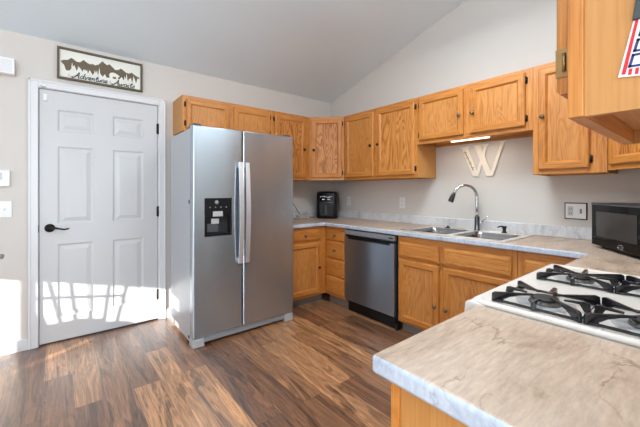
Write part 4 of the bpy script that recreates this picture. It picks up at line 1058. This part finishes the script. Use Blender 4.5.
# ------------------------------------------------------------------ dining furniture and added sun blockers at and beyond the left edge
def chair(loc, rz, label, hgt=0.97, wtop=0.21, wb=0.21, mid=False):
    r = empty('dining_chair', loc, label, 'chair', 'spindle-back dining chairs', rz)
    X = frame_xf(loc, rz)
    m = M(X); L_ = [rrect(-wb+i, wb-i, -0.2+i, 0.2-i, 0.08, z, 5) for i, z in ((0.02, 0.425), (0, 0.432), (0, 0.448), (0.012, 0.458))]
    vs = [[m.bm.verts.new(p) for p in lp] for lp in L_]
    for A, B in zip(vs, vs[1:]):
        for j in range(len(A)): m.bm.faces.new([A[j], A[(j+1) % len(A)], B[(j+1) % len(A)], B[j]])
    m.bm.faces.new(vs[-1]); m.bm.faces.new(vs[0][::-1]); m.build('seat', CHAIRW, r, recalc=False)
    for sx_ in (-1, 1):
        for sy_ in (-1, 1):
            q = M(X); q.tube([(wb*sx_, 0.20*sy_, 0.0), (wb*0.88*sx_, 0.175*sy_, 0.2), (wb*0.74*sx_, 0.15*sy_, 0.424)], [0.013, 0.019, 0.015], 10); q.build('leg', CHAIRW, r)
    for i in range(6):
        u = -1+2*i/5; q = M(X); q.tube([(wb*0.68*u, 0.165, 0.457), (wtop*0.88*u, 0.225, hgt-0.055)], 0.0095, 8); q.build('spindle', CHAIRW, r)
    if mid:
        q = M(X); q.tube([((wb*0.71+wtop*0.1)*u*1.1, 0.195, 0.68) for u in (-1, -.5, 0, .5, 1)], 0.013, 8); q.build('cross_rail', CHAIRW, r)
    q = M(X); pts = [(wtop*1.04*u, 0.232+0.02*(u*u-1), hgt-0.045+0.012*(1-u*u)) for u in [-1+2*k/12 for k in range(13)]]
    q.tube(pts, [0.018]+[0.027]*11+[0.018], 12, flat=0.55); q.build('crest_rail', CHAIRW, r)
    return r
chair((-3.372, -1.13, 0), math.radians(180), 'grey spindle-back dining chair whose rail end shows at the left edge', 0.985, 0.235, 0.165)
chair((-4.285, -0.96, 0), math.radians(-48), 'grey spindle-back chair by the patio door, casting striped shadows', 0.93, 0.22, 0.19, True)
for ya, yb, lab in ((-1.25, -1.14, 'narrow low white box added out of view to block low sun, nearer the white door wall'), (-2.26, -1.49, 'long low white bench added out of view to block low sun')):  # unseen boxes added to block low sun, leaving a slit between them
    b_ = empty('sun_block_bench', (-4.75, (ya+yb)/2, 0), lab, 'bench', 'added sun blockers by the patio door')
    m = M(); m.box(-4.95, -4.66, ya, yb, 0.04, 0.60, 0.004); m.box(-4.93, -4.68, ya+0.02, yb-0.02, 0.0, 0.04); m.build('body', WPLAST, b_)
    m = M(); m.box(-4.955, -4.65, ya-0.003, yb+0.003, 0.601, 0.63, 0.005); m.build('lid', CHAIRW, b_)
bl = empty('sun_block_blind', (-4.985, -1.3, 1.05), 'pale blind added out of view to cut off sun at the patio door', 'blind')  # unseen blind added to cut the top of the sun patches
m = M(); m.box(-4.986, -4.983, -2.32, -0.28, 1.00, 2.09); m.build('blind_cloth', FABRIC, bl)
m = M(); m.tube([(-4.965, -2.33, 2.10), (-4.965, -0.27, 2.10)], 0.03, 14); m.build('roller', WPLAST, bl)
# ------------------------------------------------------------------ fixtures for the added fill lamps, unseen above the frame
for (lx, ly, lz, lab) in ((-3.75, -2.9, 2.78, 'small pendant lamp added out of view to brighten the room near the patio door'),):
    cl = empty('added_ceiling_lamp', (lx, ly, cz(ly)), lab, 'lamp')
    q = M(); q.lathe([(0.0, 0.03), (0.06, 0.03), (0.06, -0.02), (0.0, -0.025)], (lx, ly, cz(ly)), 'z'); q.build('canopy', BRONZE, cl)
    q = M(); q.tube([(lx, ly, cz(ly)-0.02), (lx, ly, lz+0.16)], 0.008, 8); q.build('rod', BRONZE, cl)
    q = M(); q.lathe([(0.0, 0.0), (0.05, 0.0), (0.06, -0.03), (0.0, -0.035)], (lx, ly, lz+0.185), 'z'); q.build('socket', BRONZE, cl)
lx, ly = -1.35, -2.35
cl = empty('added_pendant', (lx, ly, 2.73), 'flat white disc light added out of view over the middle of the kitchen', 'lamp')
q = M(); q.lathe([(0.0, 0.03), (0.06, 0.03), (0.06, -0.02), (0.0, -0.025)], (lx, ly, cz(ly)), 'z'); q.build('canopy', BRONZE, cl)
q = M(); q.tube([(lx, ly, cz(ly)-0.02), (lx, ly, 2.75)], 0.007, 8); q.build('rod', BRONZE, cl)
q = M(); q.lathe([(0.0, 0.0), (0.42, 0.0), (0.425, 0.01), (0.42, 0.022), (0.02, 0.03), (0.0, 0.03)], (lx, ly, 2.726), 'z', 32); q.build('shade', WPLAST, cl)
